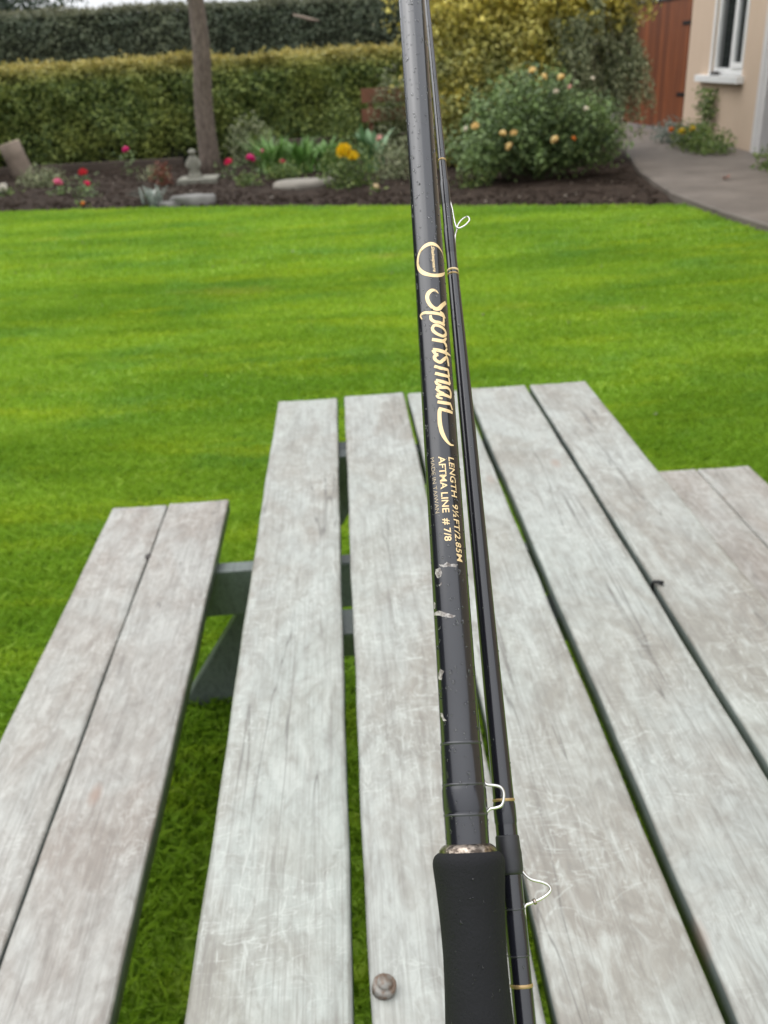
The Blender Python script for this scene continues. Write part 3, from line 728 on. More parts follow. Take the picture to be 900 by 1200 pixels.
small_rose('rose_plant', 'bright magenta flower second right of the tree trunk', -1.30, 14.9, .28, 'magenta', .085)
small_rose('rose_plant', 'faded pink flower among the strap leaves', -1.12, 15.3, .34, 'pink', .055)
small_rose('rose_plant', 'small red flower among the strap leaves', -.81, 14.75, .22, 'crimson', .055)
small_rose('yellow_flower_plant', 'pair of bright yellow flowers left of the rod', .12, 12.5, .50, 'yellow', .115, 40, M_low, .16, extra=((.11, -.05, .43, 'yellow'),))
small_rose('tulip_plant', 'cream and red striped bloom at the front of the bed', .49, 11.95, .10, 'cream', .05, 16, M_low, .07)
small_rose('white_flower_plant', 'white flower at the left end of the bed', -4.89, 14.2, .12, 'white', .085, 70, M_low, .16)
small_rose('orange_flower_plant', 'tiny orange flower at the lawn edge', -3.25, 12.22, .07, 'orange', .035, 14, M_low, .07)
small_rose('blush_flower_plant', 'blush white flower above the broad leaves', .68, 14.4, .50, 'blush', .06, 24, M_low, .08)

def strap_plant(name, label, x, y, n, ln, wd, mat, lean=.6, cat='plant', up=1.0):
    rt = empty(name, (x, y, 0)); tag(rt, label, cat); V, F = [], []
    for k in range(n):
        a = random.uniform(0, 6.283); L_ = ln * random.uniform(.6, 1.1); le = lean * random.uniform(.3, 1.1); w_ = wd * random.uniform(.7, 1.2)
        bx, by = random.gauss(0, .07), random.gauss(0, .07); o = len(V); c, s = math.cos(a), math.sin(a)
        for j in range(6):
            tt = j / 5; r_ = le * L_ * tt ** 1.5; z = up * L_ * (tt - .45 * le * tt ** 2.6); ww = w_ * math.sin(math.pi * min(1, .18 + tt * .82)) ** .8
            V += [(bx + r_ * c - ww * s, by + r_ * s + ww * c, z - .01), (bx + r_ * c, by + r_ * s, z - .01 - ww * .35), (bx + r_ * c + ww * s, by + r_ * s - ww * c, z - .01)]
        for j in range(5):
            F += [(o + 3 * j, o + 3 * j + 1, o + 3 * j + 4, o + 3 * j + 3), (o + 3 * j + 1, o + 3 * j + 2, o + 3 * j + 5, o + 3 * j + 4)]
    fo = obj_py('foliage', V, F, mat, rt, True); fo['kind'] = 'stuff'; return rt
strap_plant('strap_leaf_plant', 'leftmost bright green strap leaved clump right of the tree', -.98, 15.2, 85, .70, .030, M_strap, .75)
strap_plant('strap_leaf_plant', 'middle bright green strap leaved clump behind the pale stone', -.52, 15.0, 85, .66, .030, M_strap, .8)
strap_plant('strap_leaf_plant', 'rightmost bright green strap leaved clump beside the yellow flowers', -.12, 15.1, 75, .62, .030, M_strap, .8)
strap_plant('broad_leaf_plant', 'pale broad leaved plant behind the yellow flowers', .60, 14.75, 26, .78, .075, M_broad, .6)
strap_plant('silver_plant', 'silvery strap leaved clump beside the flat topped stone', -2.33, 12.1, 40, .32, .018, M_silver, .9)
strap_plant('feathery_plant', 'dull green grassy clump between hedge and deep pink flowers', -1.2, 16.2, 70, .75, .016, M_low, .8)

def low_plant(name, label, x, y, r, n, size, mat, cat='plant', flowers=(), z0=0.0, group=None):
    rt = empty(name, (x, y, z0)); tag(rt, label, cat, group)
    P, N = blob_points(n, (0, 0, r[2] * .45), r, .7, x * 3, .3, 2.6, .0)
    foliage('foliage', P, N, size, mat, rt, asp=.55)
    stems(rt, [(random.uniform(-.6, .6) * r[0], random.uniform(-.5, .5) * r[1], r[2] * random.uniform(.5, 1.0)) for _ in range(8)], .005)
    for fx, fy, fz, s, c in flowers: bloom(rt, (fx, fy, fz), s, c)
    return rt
low_plant('low_bush', 'low yellow green bush at the front under the yellow flowers', 0.16, 12.9, (.42, .32, .42), 1500, .055, M_low)
low_plant('low_bush', 'dull green low bush right of the yellow flowers near the rod', .85, 13.4, (.34, .3, .42), 900, .055, M_trail)
low_plant('ivy', 'dull green ivy growing over the red brown boards', 1.05, 17.2, (.38, .14, 1.0), 1500, .06, M_trail)
low_plant('low_bush', 'fresh green leafy clump in front of the strap leaved plants', -.75, 14.2, (.3, .2, .2), 500, .06, M_low)
low_plant('low_bush', 'fresh green seedling clump left of the pale triangular stone', -1.25, 13.6, (.2, .18, .14), 260, .05, M_low)
low_plant('low_bush', 'dark bushy plant behind the leaning log', -4.6, 15.2, (.42, .25, .22), 700, .055, M_trail)
low_plant('low_bush', 'rounded yellow green bush growing out of the hedge foot', .15, 17.3, (.38, .22, .75), 1500, .055, M_hedge_front)
low_plant('low_bush', 'dark grey green bush between the tree trunk and hedge', -1.45, 17.1, (.45, .3, .55), 1300, .06, M_trail)
low_plant('russet_plant', 'small plant with russet red leaves left of the slab', -2.62, 14.45, (.17, .14, .26), 260, .06, M_russet)
low_plant('low_bush', 'sparse leafy seedling between the pink flowers and hedge', -2.9, 15.3, (.25, .2, .16), 260, .05, M_trail)
low_plant('low_bush', 'bare twiggy plant below the roses at the lawn end', 1.75, 12.0, (.3, .25, .3), 420, .05, M_low)
# plants along the house wall
low_plant('wall_plant', 'grey leaved plant nearest the gate at the foot of the wall', 5.62, 15.9, (.32, .36, .26), 700, .06, M_silver, z0=PZ, group='plants at the foot of the house wall')
low_plant('wall_plant', 'dark green plant with yellow flowers under the window', 5.56, 14.75, (.34, .5, .28), 1100, .06, M_low, z0=PZ, flowers=((-.22, -.1, .25, .07, 'yellow'), (-.1, -.2, .29, .06, 'yellow'), (-.3, .15, .27, .05, 'orange')), group='plants at the foot of the house wall')
low_plant('wall_plant', 'low dark green plant right of the yellow flowers by the wall', 5.5, 13.85, (.32, .5, .22), 900, .055, M_low, z0=PZ, group='plants at the foot of the house wall')
low_plant('wall_plant', 'loose yellow green plant by the doorway', 5.4, 11.5, (.26, .4, .2), 450, .055, M_low, z0=PZ, group='plants at the foot of the house wall')
cw = empty('wall_climber', tuple((HM @ Vector((1.85, -.12, PZ)))[:])); tag(cw, 'thin upright climber against the house wall under the window', 'climber')
P = np.concatenate([np.stack([rng.normal(0, .05, 260), rng.normal(0, .1, 260), rng.uniform(.05, .45, 260)], 1), np.stack([rng.normal(0, .06, 360), rng.normal(0, .15, 360), rng.uniform(.42, .78, 360)], 1)])
foliage('foliage', P, np.tile((-1., -.3, .3), (len(P), 1)), .065, M_low, cw)
stems(cw, [(0, 0, .75), (.02, .05, .6)], .008)
V, F = leaf_geo(np.array([[4.52, 10.9, PZ + .005]]), np.tile((0, 0, 1.), (1, 1)), .22, r=np.random.default_rng(2), spread=.15)
o = obj_np('fallen_leaf', V, F, M_russet); tag(o, 'curled dead leaf lying on the concrete path', 'fallen leaf')

# ------------------------------------------------------------------ picnic table
TC = (0.2025, 1.19, 0.0)
table = empty('picnic_table', TC); tag(table, 'weathered grey timber picnic table with attached benches on the lawn', 'picnic table')
M_steel = plain('dull_galvanised_steel', (0.30, 0.29, 0.28), 0.45, 0.8, var=0.3, scale=40)
t = NT('rusty_steel'); n = t.noise(t.coords('Object'), 130, 4)
t.color(t.mix(t.ramp(n, [(0.42, 0.0), (0.58, 1.0)]), (0.20, 0.19, 0.17), (0.12, 0.08, 0.055))); t.set(Roughness=0.55, Metallic=0.2); M_rust = t.m

M_side = wood_mat('painted_side_shade', (0.115, 0.135, 0.125), (0.09, 0.105, 0.097), (0.05, 0.06, 0.055))
def plank(x0, x1, y0, y1, zt, th, mat, seed, parent=table, cup=0.0012):
    """one board, edges eased and slightly uneven"""
    e = 0.0045
    w = x1 - x0
    sec = [(0, -th + e), (0, -e), (e * .35, -e * .3), (e * 1.1, 0)] + [(e * 1.1 + (w - 2.2 * e) * k / 6, 0) for k in range(1, 6)] + [(w - e * 1.1, 0), (w - e * .35, -e * .3), (w, -e), (w, -th + e), (w - e, -th), (e, -th)]
    n = len(sec); L_ = y1 - y0; m = 46; V = []
    ys = [0, e * .4, e * 1.4] + [L_ * k / m for k in range(1, m)] + [L_ - e * 1.4, L_ - e * .4, L_]
    for j, yy in enumerate(ys):
        end = 1 if j in (0, len(ys) - 1) else 0
        for i, (sx, sz) in enumerate(sec):
            px = x0 + sx; pz = zt + sz
            wv = 0.0011 * math.sin(yy * 3.1 + seed) + 0.0006 * math.sin(yy * 11 + seed * 2.3) + 0.0004 * math.sin(yy * 37 + seed * 5)
            if sx < w * .1: px += wv
            elif sx > w * .9: px += 0.0010 * math.sin(yy * 2.7 + seed * 1.7) + 0.0005 * math.sin(yy * 17 + seed) + 0.0003 * math.sin(yy * 43 + seed * 3)
            if sz > -e * 1.5:
                u = (sx / w - .5) * 2
                pz += cup * (u * u - .5) + 0.0006 * math.sin(yy * 5 + seed * 1.3 + u) + 0.0004 * math.sin(yy * 1.9 + 9 * u + seed)
            if end: px += e * .35 * (1 if sx < w / 2 else -1) * (abs(sx - w / 2) > w * .46); pz -= e * .35 * (sz > -th / 2)
            V.append((px - TC[0], y0 + yy - TC[1] + 0.0012 * math.sin(sx * 70 + seed) * end, pz))
    F = []
    for j in range(len(ys) - 1):
        for i in range(n):
            k = (i + 1) % n; F.append((j * n + i, j * n + k, (j + 1) * n + k, (j + 1) * n + i))
    F.append(tuple(range(n))); F.append(tuple((len(ys) - 1) * n + i for i in range(n - 1, -1, -1)))
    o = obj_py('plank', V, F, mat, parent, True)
    o.data.materials.append(M_side)                     # shade of gaps and board sides painted in as darker grey green
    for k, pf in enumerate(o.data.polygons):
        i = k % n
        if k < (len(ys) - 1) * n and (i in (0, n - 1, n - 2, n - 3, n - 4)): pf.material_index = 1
    bm = bmesh.new(); bm.from_mesh(o.data); bmesh.ops.recalc_face_normals(bm, faces=bm.faces[:]); bm.to_mesh(o.data); bm.free()
    return o
YN, YF = 0.28, 2.104
ZT = 0.74
for i, (a, b, dy, dz) in enumerate(((-0.180, -0.0345, 0, 0), (-0.0185, 0.1295, .004, .0015), (0.1395, 0.2745, -.002, 0), (0.2865, 0.4325, .005, .001), (0.4435, 0.585, .007, -.0005))):
    plank(a, b, YN + .01 * i, YF + dy, ZT + dz, 0.036, M_plank, 1.7 * i + 1)
ZS = 0.469
for i, (a, b, dy) in enumerate(((-0.638, -0.4965, 0), (-0.4930, -0.336, .003), (0.741, 0.8985, .003), (0.902, 1.043, 0))):
    plank(a, b, 0.30, 2.13 + dy, ZS + .0012 * (i % 2), 0.036, M_bench, 2.1 * i + 5)
lx = lambda x: x - TC[0]; ly = lambda y: y - TC[1]
for yb, sgn in ((1.82, 1), (0.36, -1)):
    box('seat_beam', (lx(-0.66), lx(1.065), ly(yb), ly(yb + .045), 0.312, 0.432), M_frame, table, 0.004)
    y0 = yb + .047 if sgn > 0 else yb - .047
    box('cleat', (lx(-0.15), lx(0.555), ly(yb), ly(yb + .045), 0.62, 0.7025), M_frame, table, 0.004)
    for s in (-1, 1):
        top = Vector((s * 0.18, 0, 0.7015)); bot = Vector((s * 0.645, 0, 0.0)); hw = 0.052
        V = []
        for yy in (ly(y0), ly(y0 + .043)):
            V += [(bot.x - hw * 1.2, yy, -0.01), (bot.x + hw * 1.2, yy, -0.01), (top.x + hw * 1.2, yy, top.z), (top.x - hw * 1.2, yy, top.z)]
        bm = bmesh.new(); vs = [bm.verts.new(v) for v in V]
        for f in ((0, 1, 2, 3), (7, 6, 5, 4), (0, 4, 5, 1), (1, 5, 6, 2), (2, 6, 7, 3), (3, 7, 4, 0)): bm.faces.new([vs[i] for i in f])
        bmesh.ops.recalc_face_normals(bm, faces=bm.faces[:]); bmesh.ops.bevel(bm, geom=bm.edges[:], offset=.003, segments=1, affect='EDGES')
        obj_bm('leg', bm, M_frame, table)
        for z in (0.37, 0.66):
            x = s * (0.645 + (0.18 - 0.645) * z / 0.7015)
            V, F = lathe([(0, .011), (.006, .011), (.009, .007)], 12); bo = obj_py('bolt', V, F, M_steel, table, True)
            bo.location = (x, ly(yb) - .0005 if sgn > 0 else ly(yb + .0455), z); bo.rotation_euler = (rad(90 if sgn > 0 else -90), 0, 0)
box('cleat', (lx(-0.15), lx(0.555), ly(1.13), ly(1.20), 0.66, 0.7025), M_frame, table, 0.004)
# proud coach bolt with a worn hexagonal head near the front end
bm = bmesh.new(); bmesh.ops.create_cone(bm, cap_ends=True, segments=14, radius1=.0108, radius2=.0104, depth=.012)
bmesh.ops.bevel(bm, geom=[e for e in bm.edges if abs(e.verts[0].co.z - e.verts[1].co.z) < 1e-5 and e.verts[0].co.z > 0], offset=.0036, segments=4, affect='EDGES')
bo = obj_bm('bolt', bm, M_rust, table, True); bo.location = (lx(-0.0055), ly(0.517), ZT + .0065); bo.rotation_euler = (rad(4), rad(6), .5)
# bent nail standing out of the fourth gap
V, F = tube([(lx(.4385), ly(1.150), ZT - .03), (lx(.4385), ly(1.150), ZT + .001), (lx(.4405), ly(1.149), ZT + .0040), (lx(.4455), ly(1.147), ZT + .0050), (lx(.453), ly(1.144), ZT + .0036)], [.0026, .0028, .0028, .0028, .0036], 10)
obj_py('bent_nail', V, F, M_iron, table, True)
V, F = lathe([(0, .0075), (.002, .007), (.003, .003)], 12); o = obj_py('dark_knot', V, F, plain('dark_resin', (.03, .024, .02), .6), table, True); o.location = (lx(-.4965), ly(1.852), ZS + .0006); o.scale = (1, 1.6, 1)

# ------------------------------------------------------------------ fishing rod, butt section
A0 = Vector((0.0317, 0.2379, 1.2041)); UP = Vector((0.0318, 0.7080, 0.7055)).normalized()
SB = 0.335                                                          # butt end lies this far below the grip top
def frame(o, up):
    x = up.cross(Vector((0, 0, 1))).normalized(); y = up.cross(x)
    return Matrix(((x.x, y.x, up.x, o.x), (x.y, y.y, up.y, o.y), (x.z, y.z, up.z, o.z), (0, 0, 0, 1)))
rod = empty('fishing_rod', (0, 0, 0)); rod.matrix_world = frame(A0 - UP * SB, UP)
tag(rod, 'glossy black fishing rod butt section with gold lettering and foam grip', 'fishing rod')

t = NT('black_varnish')
v = t.coords('Object')
n = t.noise(v, 900, 3)
t.color((0.009, 0.009, 0.013)); t.set(Roughness=t.ramp(t.noise(v, 60, 4), [(0.3, 0.16), (0.7, 0.24)]), IOR=1.58)
t.set(Coat_Weight=0.25, Coat_Roughness=0.06)
M_rod = t.m
t = NT('whipping_thread'); n = t.noise(t.coords('Object', (1, 1, 900)), 3.0, 2)
t.color((0.012, 0.012, 0.017)); t.set(Roughness=0.2, IOR=1.6); t.bump(n, 0.15, 0.0002); M_wrap = t.m
t = NT('black_foam'); v = t.coords('Object'); n = t.noise(v, 900, 4, .7); n2 = t.noise(v, 60, 5)
t.color(t.mix(n2, (0.007, 0.007, 0.008), (0.013, 0.013, 0.015))); t.set(Roughness=0.8); t.b.inputs['Specular IOR Level'].default_value = 0.22; t.bump(n, 0.8, 0.0006); M_foam = t.m
t = NT('gold_print'); n = t.noise(t.coords('Object'), 500, 3)
t.color(t.mix(n, (0.70, 0.50, 0.26), (0.82, 0.62, 0.36))); t.set(Roughness=0.4, Metallic=0.15); M_gold_print = t.m
t = NT('faded_gold_print'); t.color((0.42, 0.33, 0.22)); t.set(Roughness=0.45); M_gold_thin = t.m
t = NT('scraped_varnish'); n = t.noise(t.coords('Object'), 700, 4)
t.color(t.mix(t.ramp(n, [(0.4, 0.0), (0.6, 1.0)]), (0.13, 0.11, 0.105), (0.40, 0.37, 0.355))); t.set(Roughness=0.7); M_chip = t.m
t = NT('tarnished_copper'); n = t.noise(t.coords('Object'), 420, 4)
t.color(t.mix(t.ramp(n, [(0.4, 0.0), (0.62, 1.0)]), (0.07, 0.055, 0.045), (0.44, 0.37, 0.31))); t.set(Roughness=0.3, Metallic=0.95); t.bump(n, .6, .0006); M_copper = t.m
t = NT('chrome_wire'); t.color((0.62, 0.60, 0.57)); t.set(Roughness=0.22, Metallic=1.0); M_wire = t.m
t = NT('gold_thread'); t.color((0.40, 0.27, 0.12)); t.set(Roughness=0.4, Metallic=0.5); M_goldthread = t.m
t = NT('clear_varnish_edge'); t.color((0.035, 0.035, 0.038)); t.set(Roughness=0.2); M_lip = t.m
t = NT('rain_water'); t.color((1, 1, 1)); t.set(Roughness=0.0, IOR=1.33); t.b.inputs['Transmission Weight'].default_value = 1.0; M_water = t.m

PROF = [(-0.02, .0080), (0.002, .0080), (.0134, .00815), (.0225, .0081), (.0365, .0079), (.0392, .00775), (.0403, .0076), (.0677, .0075), (.1317, .0073), (.1784, .0072), (.2468, .0069), (.305, .0067), (.4059, .0066), (1.30, .0040)]
def rr(s): return float(np.interp(s, [p[0] for p in PROF], [p[1] for p in PROF]))
ss = [-.02] + [p[0] for p in PROF[1:6]] + list(np.linspace(.0403, .41, 24)) + list(np.linspace(.45, 1.30, 12))
V, F = lathe([(s + SB, rr(s)) for s in ss], 72); blank = obj_py('blank', V, F, M_rod, rod, True)
V, F = lathe([(s + SB, r) for s, r in [(-.205, .0113), (-.20, .0124), (-.19, .0129), (-.15, .0138), (-.11, .0138), (-.085, .0131), (-.07, .0125), (-.0557, .01195), (-.045, .0115), (-.0342, .01135), (-.026, .0116), (-.0174, .0121), (-.010, .0127), (-.0060, .01312), (-.0042, .01328), (-.0029, .01328), (-.0018, .01308), (-.0009, .01268), (-.0002, .0121), (.0003, .0114), (.0006, .0108)]], 72)
obj_py('foam_grip', V, F, M_foam, rod, True)
V, F = lathe([(s + SB, r) for s, r in [(-.335, .0105), (-.333, .0122), (-.322, .0122), (-.32, .0106), (-.232, .0106), (-.23, .0118), (-.215, .0118), (-.213, .0110), (-.206, .0110)]], 48)
obj_py('reel_seat', V, F, plain('dark_reel_seat', (.03, .03, .032), .35, .7), rod, False)
V, F = lathe([(s + SB, r) for s, r in [(.0004, .0108), (.0010, .0107), (.0017, .0104), (.0024, .0097), (.0030, .0089), (.0033, .0082), (.0034, .0080)]], 72, cap=False)
obj_py('winding_check', V, F, M_copper, rod, True)
def band(parent, s, half, r, mat, name, off):
    V, F = lathe([(s - half + off, r - .0002), (s - half * .7 + off, r + .00012), (s + half * .7 + off, r + .00012), (s + half + off, r - .0002)], 64, cap=False)
    return obj_py(name, V, F, mat, parent, True)
band(rod, .0392, .0006, .00785, M_lip, 'varnish_lip', SB)
band(rod, .0243, .0005, .0081, M_lip, 'varnish_lip', SB); band(rod, .0135, .0005, .0082, M_lip, 'varnish_lip', SB)
band(rod, .0189, .0049, .00825, M_wrap, 'thread_whipping', SB)
# hook keeper: a bent wire D on the side of the rod
kp = [(7.4, 25.5), (8.6, 24.0), (11.0, 23.6), (13.4, 23.0), (14.6, 21.6), (14.7, 19.4), (13.7, 16.4), (11.5, 15.5), (9.2, 15.2), (7.6, 13.9)]
sp = spline([(x * .001, -0.0004, z * .001 + SB) for x, z in kp], 4)
V, F = tube(sp, .00058, 8); obj_py('hook_keeper', V, F, M_wire, rod, True)

def wrap(s_mm, phi, lift):
    s = s_mm * .001; r = rr(s) + lift; a = rad(phi)
    return (r * math.sin(a), -r * math.cos(a), s + SB)
STROKES = [
    [(233.34, 24.7, 0.27), (234.52, 14.8, 0.86), (234.67, -0.6, 1.51), (232.99, -15.4, 1.72), (230.54, -18.0, 1.54), (227.63, -10.0, 1.51), (225.47, 5.5, 1.64), (225.53, 21.8, 1.78), (227.69, 37.7, 1.64), (230.31, 60.5, 1.44)],
    [(221.37, -44.2, 0.34), (223.68, -52.2, 0.95), (224.23, -38.3, 1.16), (223.64, -17.0, 1.3), (223.09, 4.9, 1.43), (222.72, 24.7, 1.36), (221.88, 44.0, 1.02)],
    [(223.97, 25.5, 0.96), (223.36, 38.3, 1.02), (221.44, 46.9, 0.82)],
    [(222.26, -10.6, 0.89), (220.12, -8.6, 1.29), (218.74, 4.1, 1.36), (218.47, 22.3, 1.36), (217.68, 42.4, 1.22)],
    [(221.7, 40.1, 0.88), (219.76, 39.4, 1.02), (218.06, 34.7, 1.02)],
    [(215.65, -6.9, 1.22), (216.97, 1.4, 1.29), (216.62, 21.3, 1.29), (215.53, 38.3, 1.15), (213.57, 45.5, 1.22), (211.95, 30.9, 1.28), (212.56, 10.6, 1.35), (214.1, -3.5, 1.29), (215.65, -6.9, 1.22)],
    [(210.07, -10.6, 1.35), (209.45, 11.8, 1.55), (209.55, 31.0, 1.42), (211.64, 46.4, 0.67)],
    [(209.39, 29.3, 1.01), (208.09, 40.5, 1.21), (206.74, 42.5, 0.87)],
    [(205.1, -10.2, 1.34), (204.59, 9.4, 1.54), (203.98, 35.6, 1.54), (203.75, 64.7, 0.67)],
    [(206.42, 45.4, 0.54), (203.98, 35.6, 1.01), (202.37, 42.2, 0.54)],
    [(204.92, -10.3, 1.21), (202.95, -2.1, 1.21), (202.62, 7.8, 0.74)],
    [(202.36, 7.7, 1.01), (201.68, -4.9, 1.41), (199.93, -3.0, 1.27), (198.8, 11.9, 1.4), (200.2, 26.2, 1.41), (201.74, 40.3, 1.14), (199.74, 45.6, 1.14), (197.77, 47.2, 0.87)],
    [(196.93, -8.7, 1.24), (195.9, 13.8, 1.44), (195.73, 44.1, 1.17)],
    [(196.04, 42.4, 0.69), (194.18, 43.3, 0.89), (192.69, 45.7, 1.03)],
    [(193.52, -7.6, 1.3), (192.71, 14.9, 1.44), (192.44, 45.1, 1.16)],
    [(192.61, 41.8, 0.69), (190.85, 44.6, 0.89), (189.14, 46.9, 1.02)],
    [(190.13, -6.5, 1.3), (189.43, 16.0, 1.44), (189.0, 47.2, 1.23)],
    [(189.95, -6.6, 1.16), (188.41, -3.0, 1.09), (187.63, 10.9, 0.82)],
    [(186.71, -7.1, 1.3), (186.73, 14.6, 1.43), (186.83, 34.5, 1.23), (185.32, 46.6, 0.89), (182.47, 45.1, 0.95)],
    [(186.34, -7.2, 1.16), (184.69, 3.2, 1.02), (183.96, 18.7, 0.82)],
    [(183.37, -6.5, 1.36), (183.33, 15.6, 1.43), (182.47, 45.1, 1.16)],
    [(183.15, -6.6, 1.16), (181.91, -1.4, 1.02), (181.34, 11.8, 0.75)],
    [(179.93, -5.5, 1.29), (179.43, 16.3, 1.42), (179.46, 43.5, 1.15)],
    [(179.88, 39.8, 0.68), (178.22, 44.9, 0.81), (176.9, 48.7, 0.88)],
    [(176.79, -3.3, 1.22), (175.97, 20.1, 1.42), (175.57, 48.4, 1.15)],
    [(177.05, 2.1, 1.02), (175.68, -0.6, 1.49), (173.15, -2.4, 1.48), (169.17, -2.2, 1.61), (165.19, 3.7, 1.61), (162.0, 15.3, 1.27), (160.34, 28.7, 0.87), (160.34, 42.6, 0.4)],
    [(247.64, 85.4, 0.21), (252.52, 85.5, 0.35), (255.79, 70.1, 0.49), (257.76, 48.2, 0.98), (258.93, 26.6, 1.54), (259.06, 5.4, 1.68), (257.84, -18.4, 1.47), (255.57, -39.2, 1.12), (252.22, -50.0, 1.19), (248.04, -47.4, 1.46), (244.58, -27.9, 1.66), (242.69, -2.4, 1.56), (242.62, 23.7, 1.56), (244.22, 50.4, 1.32), (247.84, 85.4, 0.42)],
]
def ribbon(st, lift):
    # smooth the hand-drawn stroke, then give it its swelling width across the curved surface
    closed = len(st) > 4 and abs(st[0][0] - st[-1][0]) < .01 and abs(st[0][1] - st[-1][1]) < .01
    P = spline(st, 6)
    xy = np.stack([P[:, 0], np.radians(P[:, 1]) * np.array([rr(s * .001) * 1000 for s in P[:, 0]])], 1)
    T = np.gradient(xy, axis=0)
    if closed: T[0] = T[-1] = (xy[1] - xy[-2])
    T /= np.linalg.norm(T, axis=1, keepdims=True) + 1e-9
    Nn = np.stack([-T[:, 1], T[:, 0]], 1); V, F = [], []
    K = 5
    for i in range(len(xy)):
        for k in range(K):
            q = xy[i] + Nn[i] * 1.1 * P[i, 2] * (k / (K - 1) - .5)
            V.append(wrap(q[0], math.degrees(q[1] / (rr(q[0] * .001) * 1000)), lift))
    for i in range(len(xy) - 1):
        for k in range(K - 1):
            F.append((i * K + k, i * K + k + 1, (i + 1) * K + k + 1, (i + 1) * K + k))
    # rounded stroke ends
    return V, F
parts = [ribbon(st, 0.00005 + 0.000004 * i) for i, st in enumerate(STROKES[:-1])]
obj_py('script_lettering', *merge(parts), M_gold_print, rod, True)
obj_py('oval_emblem', *ribbon(STROKES[-1], 0.00006), M_gold_print, rod, True)

def lettering(text, s0, s1, p0, p1, hgt, mat, shear=0.0, bold=0.0, name='lettering', spacing=1.0):
    cu_ = bpy.data.curves.new('txt', 'FONT'); cu_.body = text; cu_.size = 1.0; cu_.shear = shear; cu_.offset = bold; cu_.space_character = spacing
    cu_.resolution_u = 4
    ob = bpy.data.objects.new('txt', cu_); COL.objects.link(ob)
    bpy.context.view_layer.update()
    me = bpy.data.meshes.new_from_object(ob.evaluated_get(bpy.context.evaluated_depsgraph_get()))
    bpy.data.objects.remove(ob)
    bm = bmesh.new(); bm.from_mesh(me); bpy.data.meshes.remove(me)
    xs = [v.co.x for v in bm.verts]; x0, x1 = min(xs), max(xs)
    ysz = [v.co.y for v in bm.verts]; cap = 0.69
    for v in bm.verts: v.co.x = (v.co.x - x0) / (x1 - x0) * (s0 - s1); v.co.y = v.co.y / cap * hgt
    for k in range(-4, 16):
        y = k * hgt / 8
        bmesh.ops.bisect_plane(bm, geom=bm.verts[:] + bm.edges[:] + bm.faces[:], plane_co=(0, y, 0), plane_no=(0, 1, 0))
    for v in bm.verts:
        s = s0 - v.co.x; ph = p0 + (p1 - p0) * v.co.x / (s0 - s1) + math.degrees(v.co.y / (rr(s * .001) * 1000))
        v.co = wrap(s, ph, 0.00005)
    return obj_bm(name, bm, mat, rod)
lettering('LENGTH  9\u00bdFT/2.85M', 154.68, 109.47, 18.6, 23.7, 2.55, M_gold_print, 0.12, 0.012, spacing=1.05)
lettering('AFTMA LINE  # 7/8', 154.95, 118.12, -14.9, -11.6, 2.75, M_gold_print, 0.0, 0.014)
lettering('MADE IN TAIWAN', 155.1, 130.46, -44.5, -37.2, 1.8, M_gold_thin, 0.0, -0.004)
lettering('Shakespeare', 257.88, 244.23, 8.8, 10.2, 1.5, M_gold_print, 0.25, 0.02)

CHIPS = [
    [(109.06, -37.0), (108.39, -19.9), (109.54, -10.3), (108.44, 0.2), (108.31, 25.6), (107.07, 17.6), (107.5, -6.9), (107.34, -20.5), (108.17, -32.2)],
    [(107.36, -49.9), (107.47, -32.5), (105.58, -27.0), (103.64, -32.0), (103.37, -44.2), (105.44, -54.7)],
    [(100.38, -41.9), (101.68, -30.6), (100.42, -31.2), (99.85, -39.4)],
    [(94.57, -72.4), (93.67, -61.7), (91.22, -66.9), (92.44, -79.0)],
    [(90.13, -79.0), (90.27, -48.8), (88.71, -20.3), (87.49, 6.2), (86.57, -1.6), (87.15, -23.7), (88.56, -58.0), (89.2, -81.0)],
    [(66.2, -68.3), (67.54, -57.2), (66.17, -40.6), (65.18, -47.7), (63.13, -54.1), (63.82, -74.0)],
    [(50.84, -71.0), (50.65, -58.0), (48.75, -51.7), (47.71, -41.3), (47.61, -56.3), (49.28, -67.9)],
]
for ch in CHIPS:
    bm = bmesh.new(); pts = [(s, rad(a) * rr(s * .001) * 1000) for s, a in ch]
    # roughen the outline
    out = []
    for i, p in enumerate(pts):
        q = pts[(i + 1) % len(pts)]; out.append(p)
        for f_ in (.33, .66): out.append((p[0] + (q[0] - p[0]) * f_ + random.gauss(0, .10), p[1] + (q[1] - p[1]) * f_ + random.gauss(0, .10)))
    bm.faces.new([bm.verts.new((x, y, 0)) for x, y in out]); bmesh.ops.triangulate(bm, faces=bm.faces[:])
    for k in range(-26, 27):
        bmesh.ops.bisect_plane(bm, geom=bm.verts[:] + bm.edges[:] + bm.faces[:], plane_co=(0, k * .45, 0), plane_no=(0, 1, 0))
    for v in bm.verts: v.co = wrap(v.co.x, math.degrees(v.co.y / (rr(v.co.x * .001) * 1000)), 0.00004)
    bmesh.ops.recalc_face_normals(bm, faces=bm.faces[:])
    o = obj_bm('paint_chip', bm, M_chip, rod)

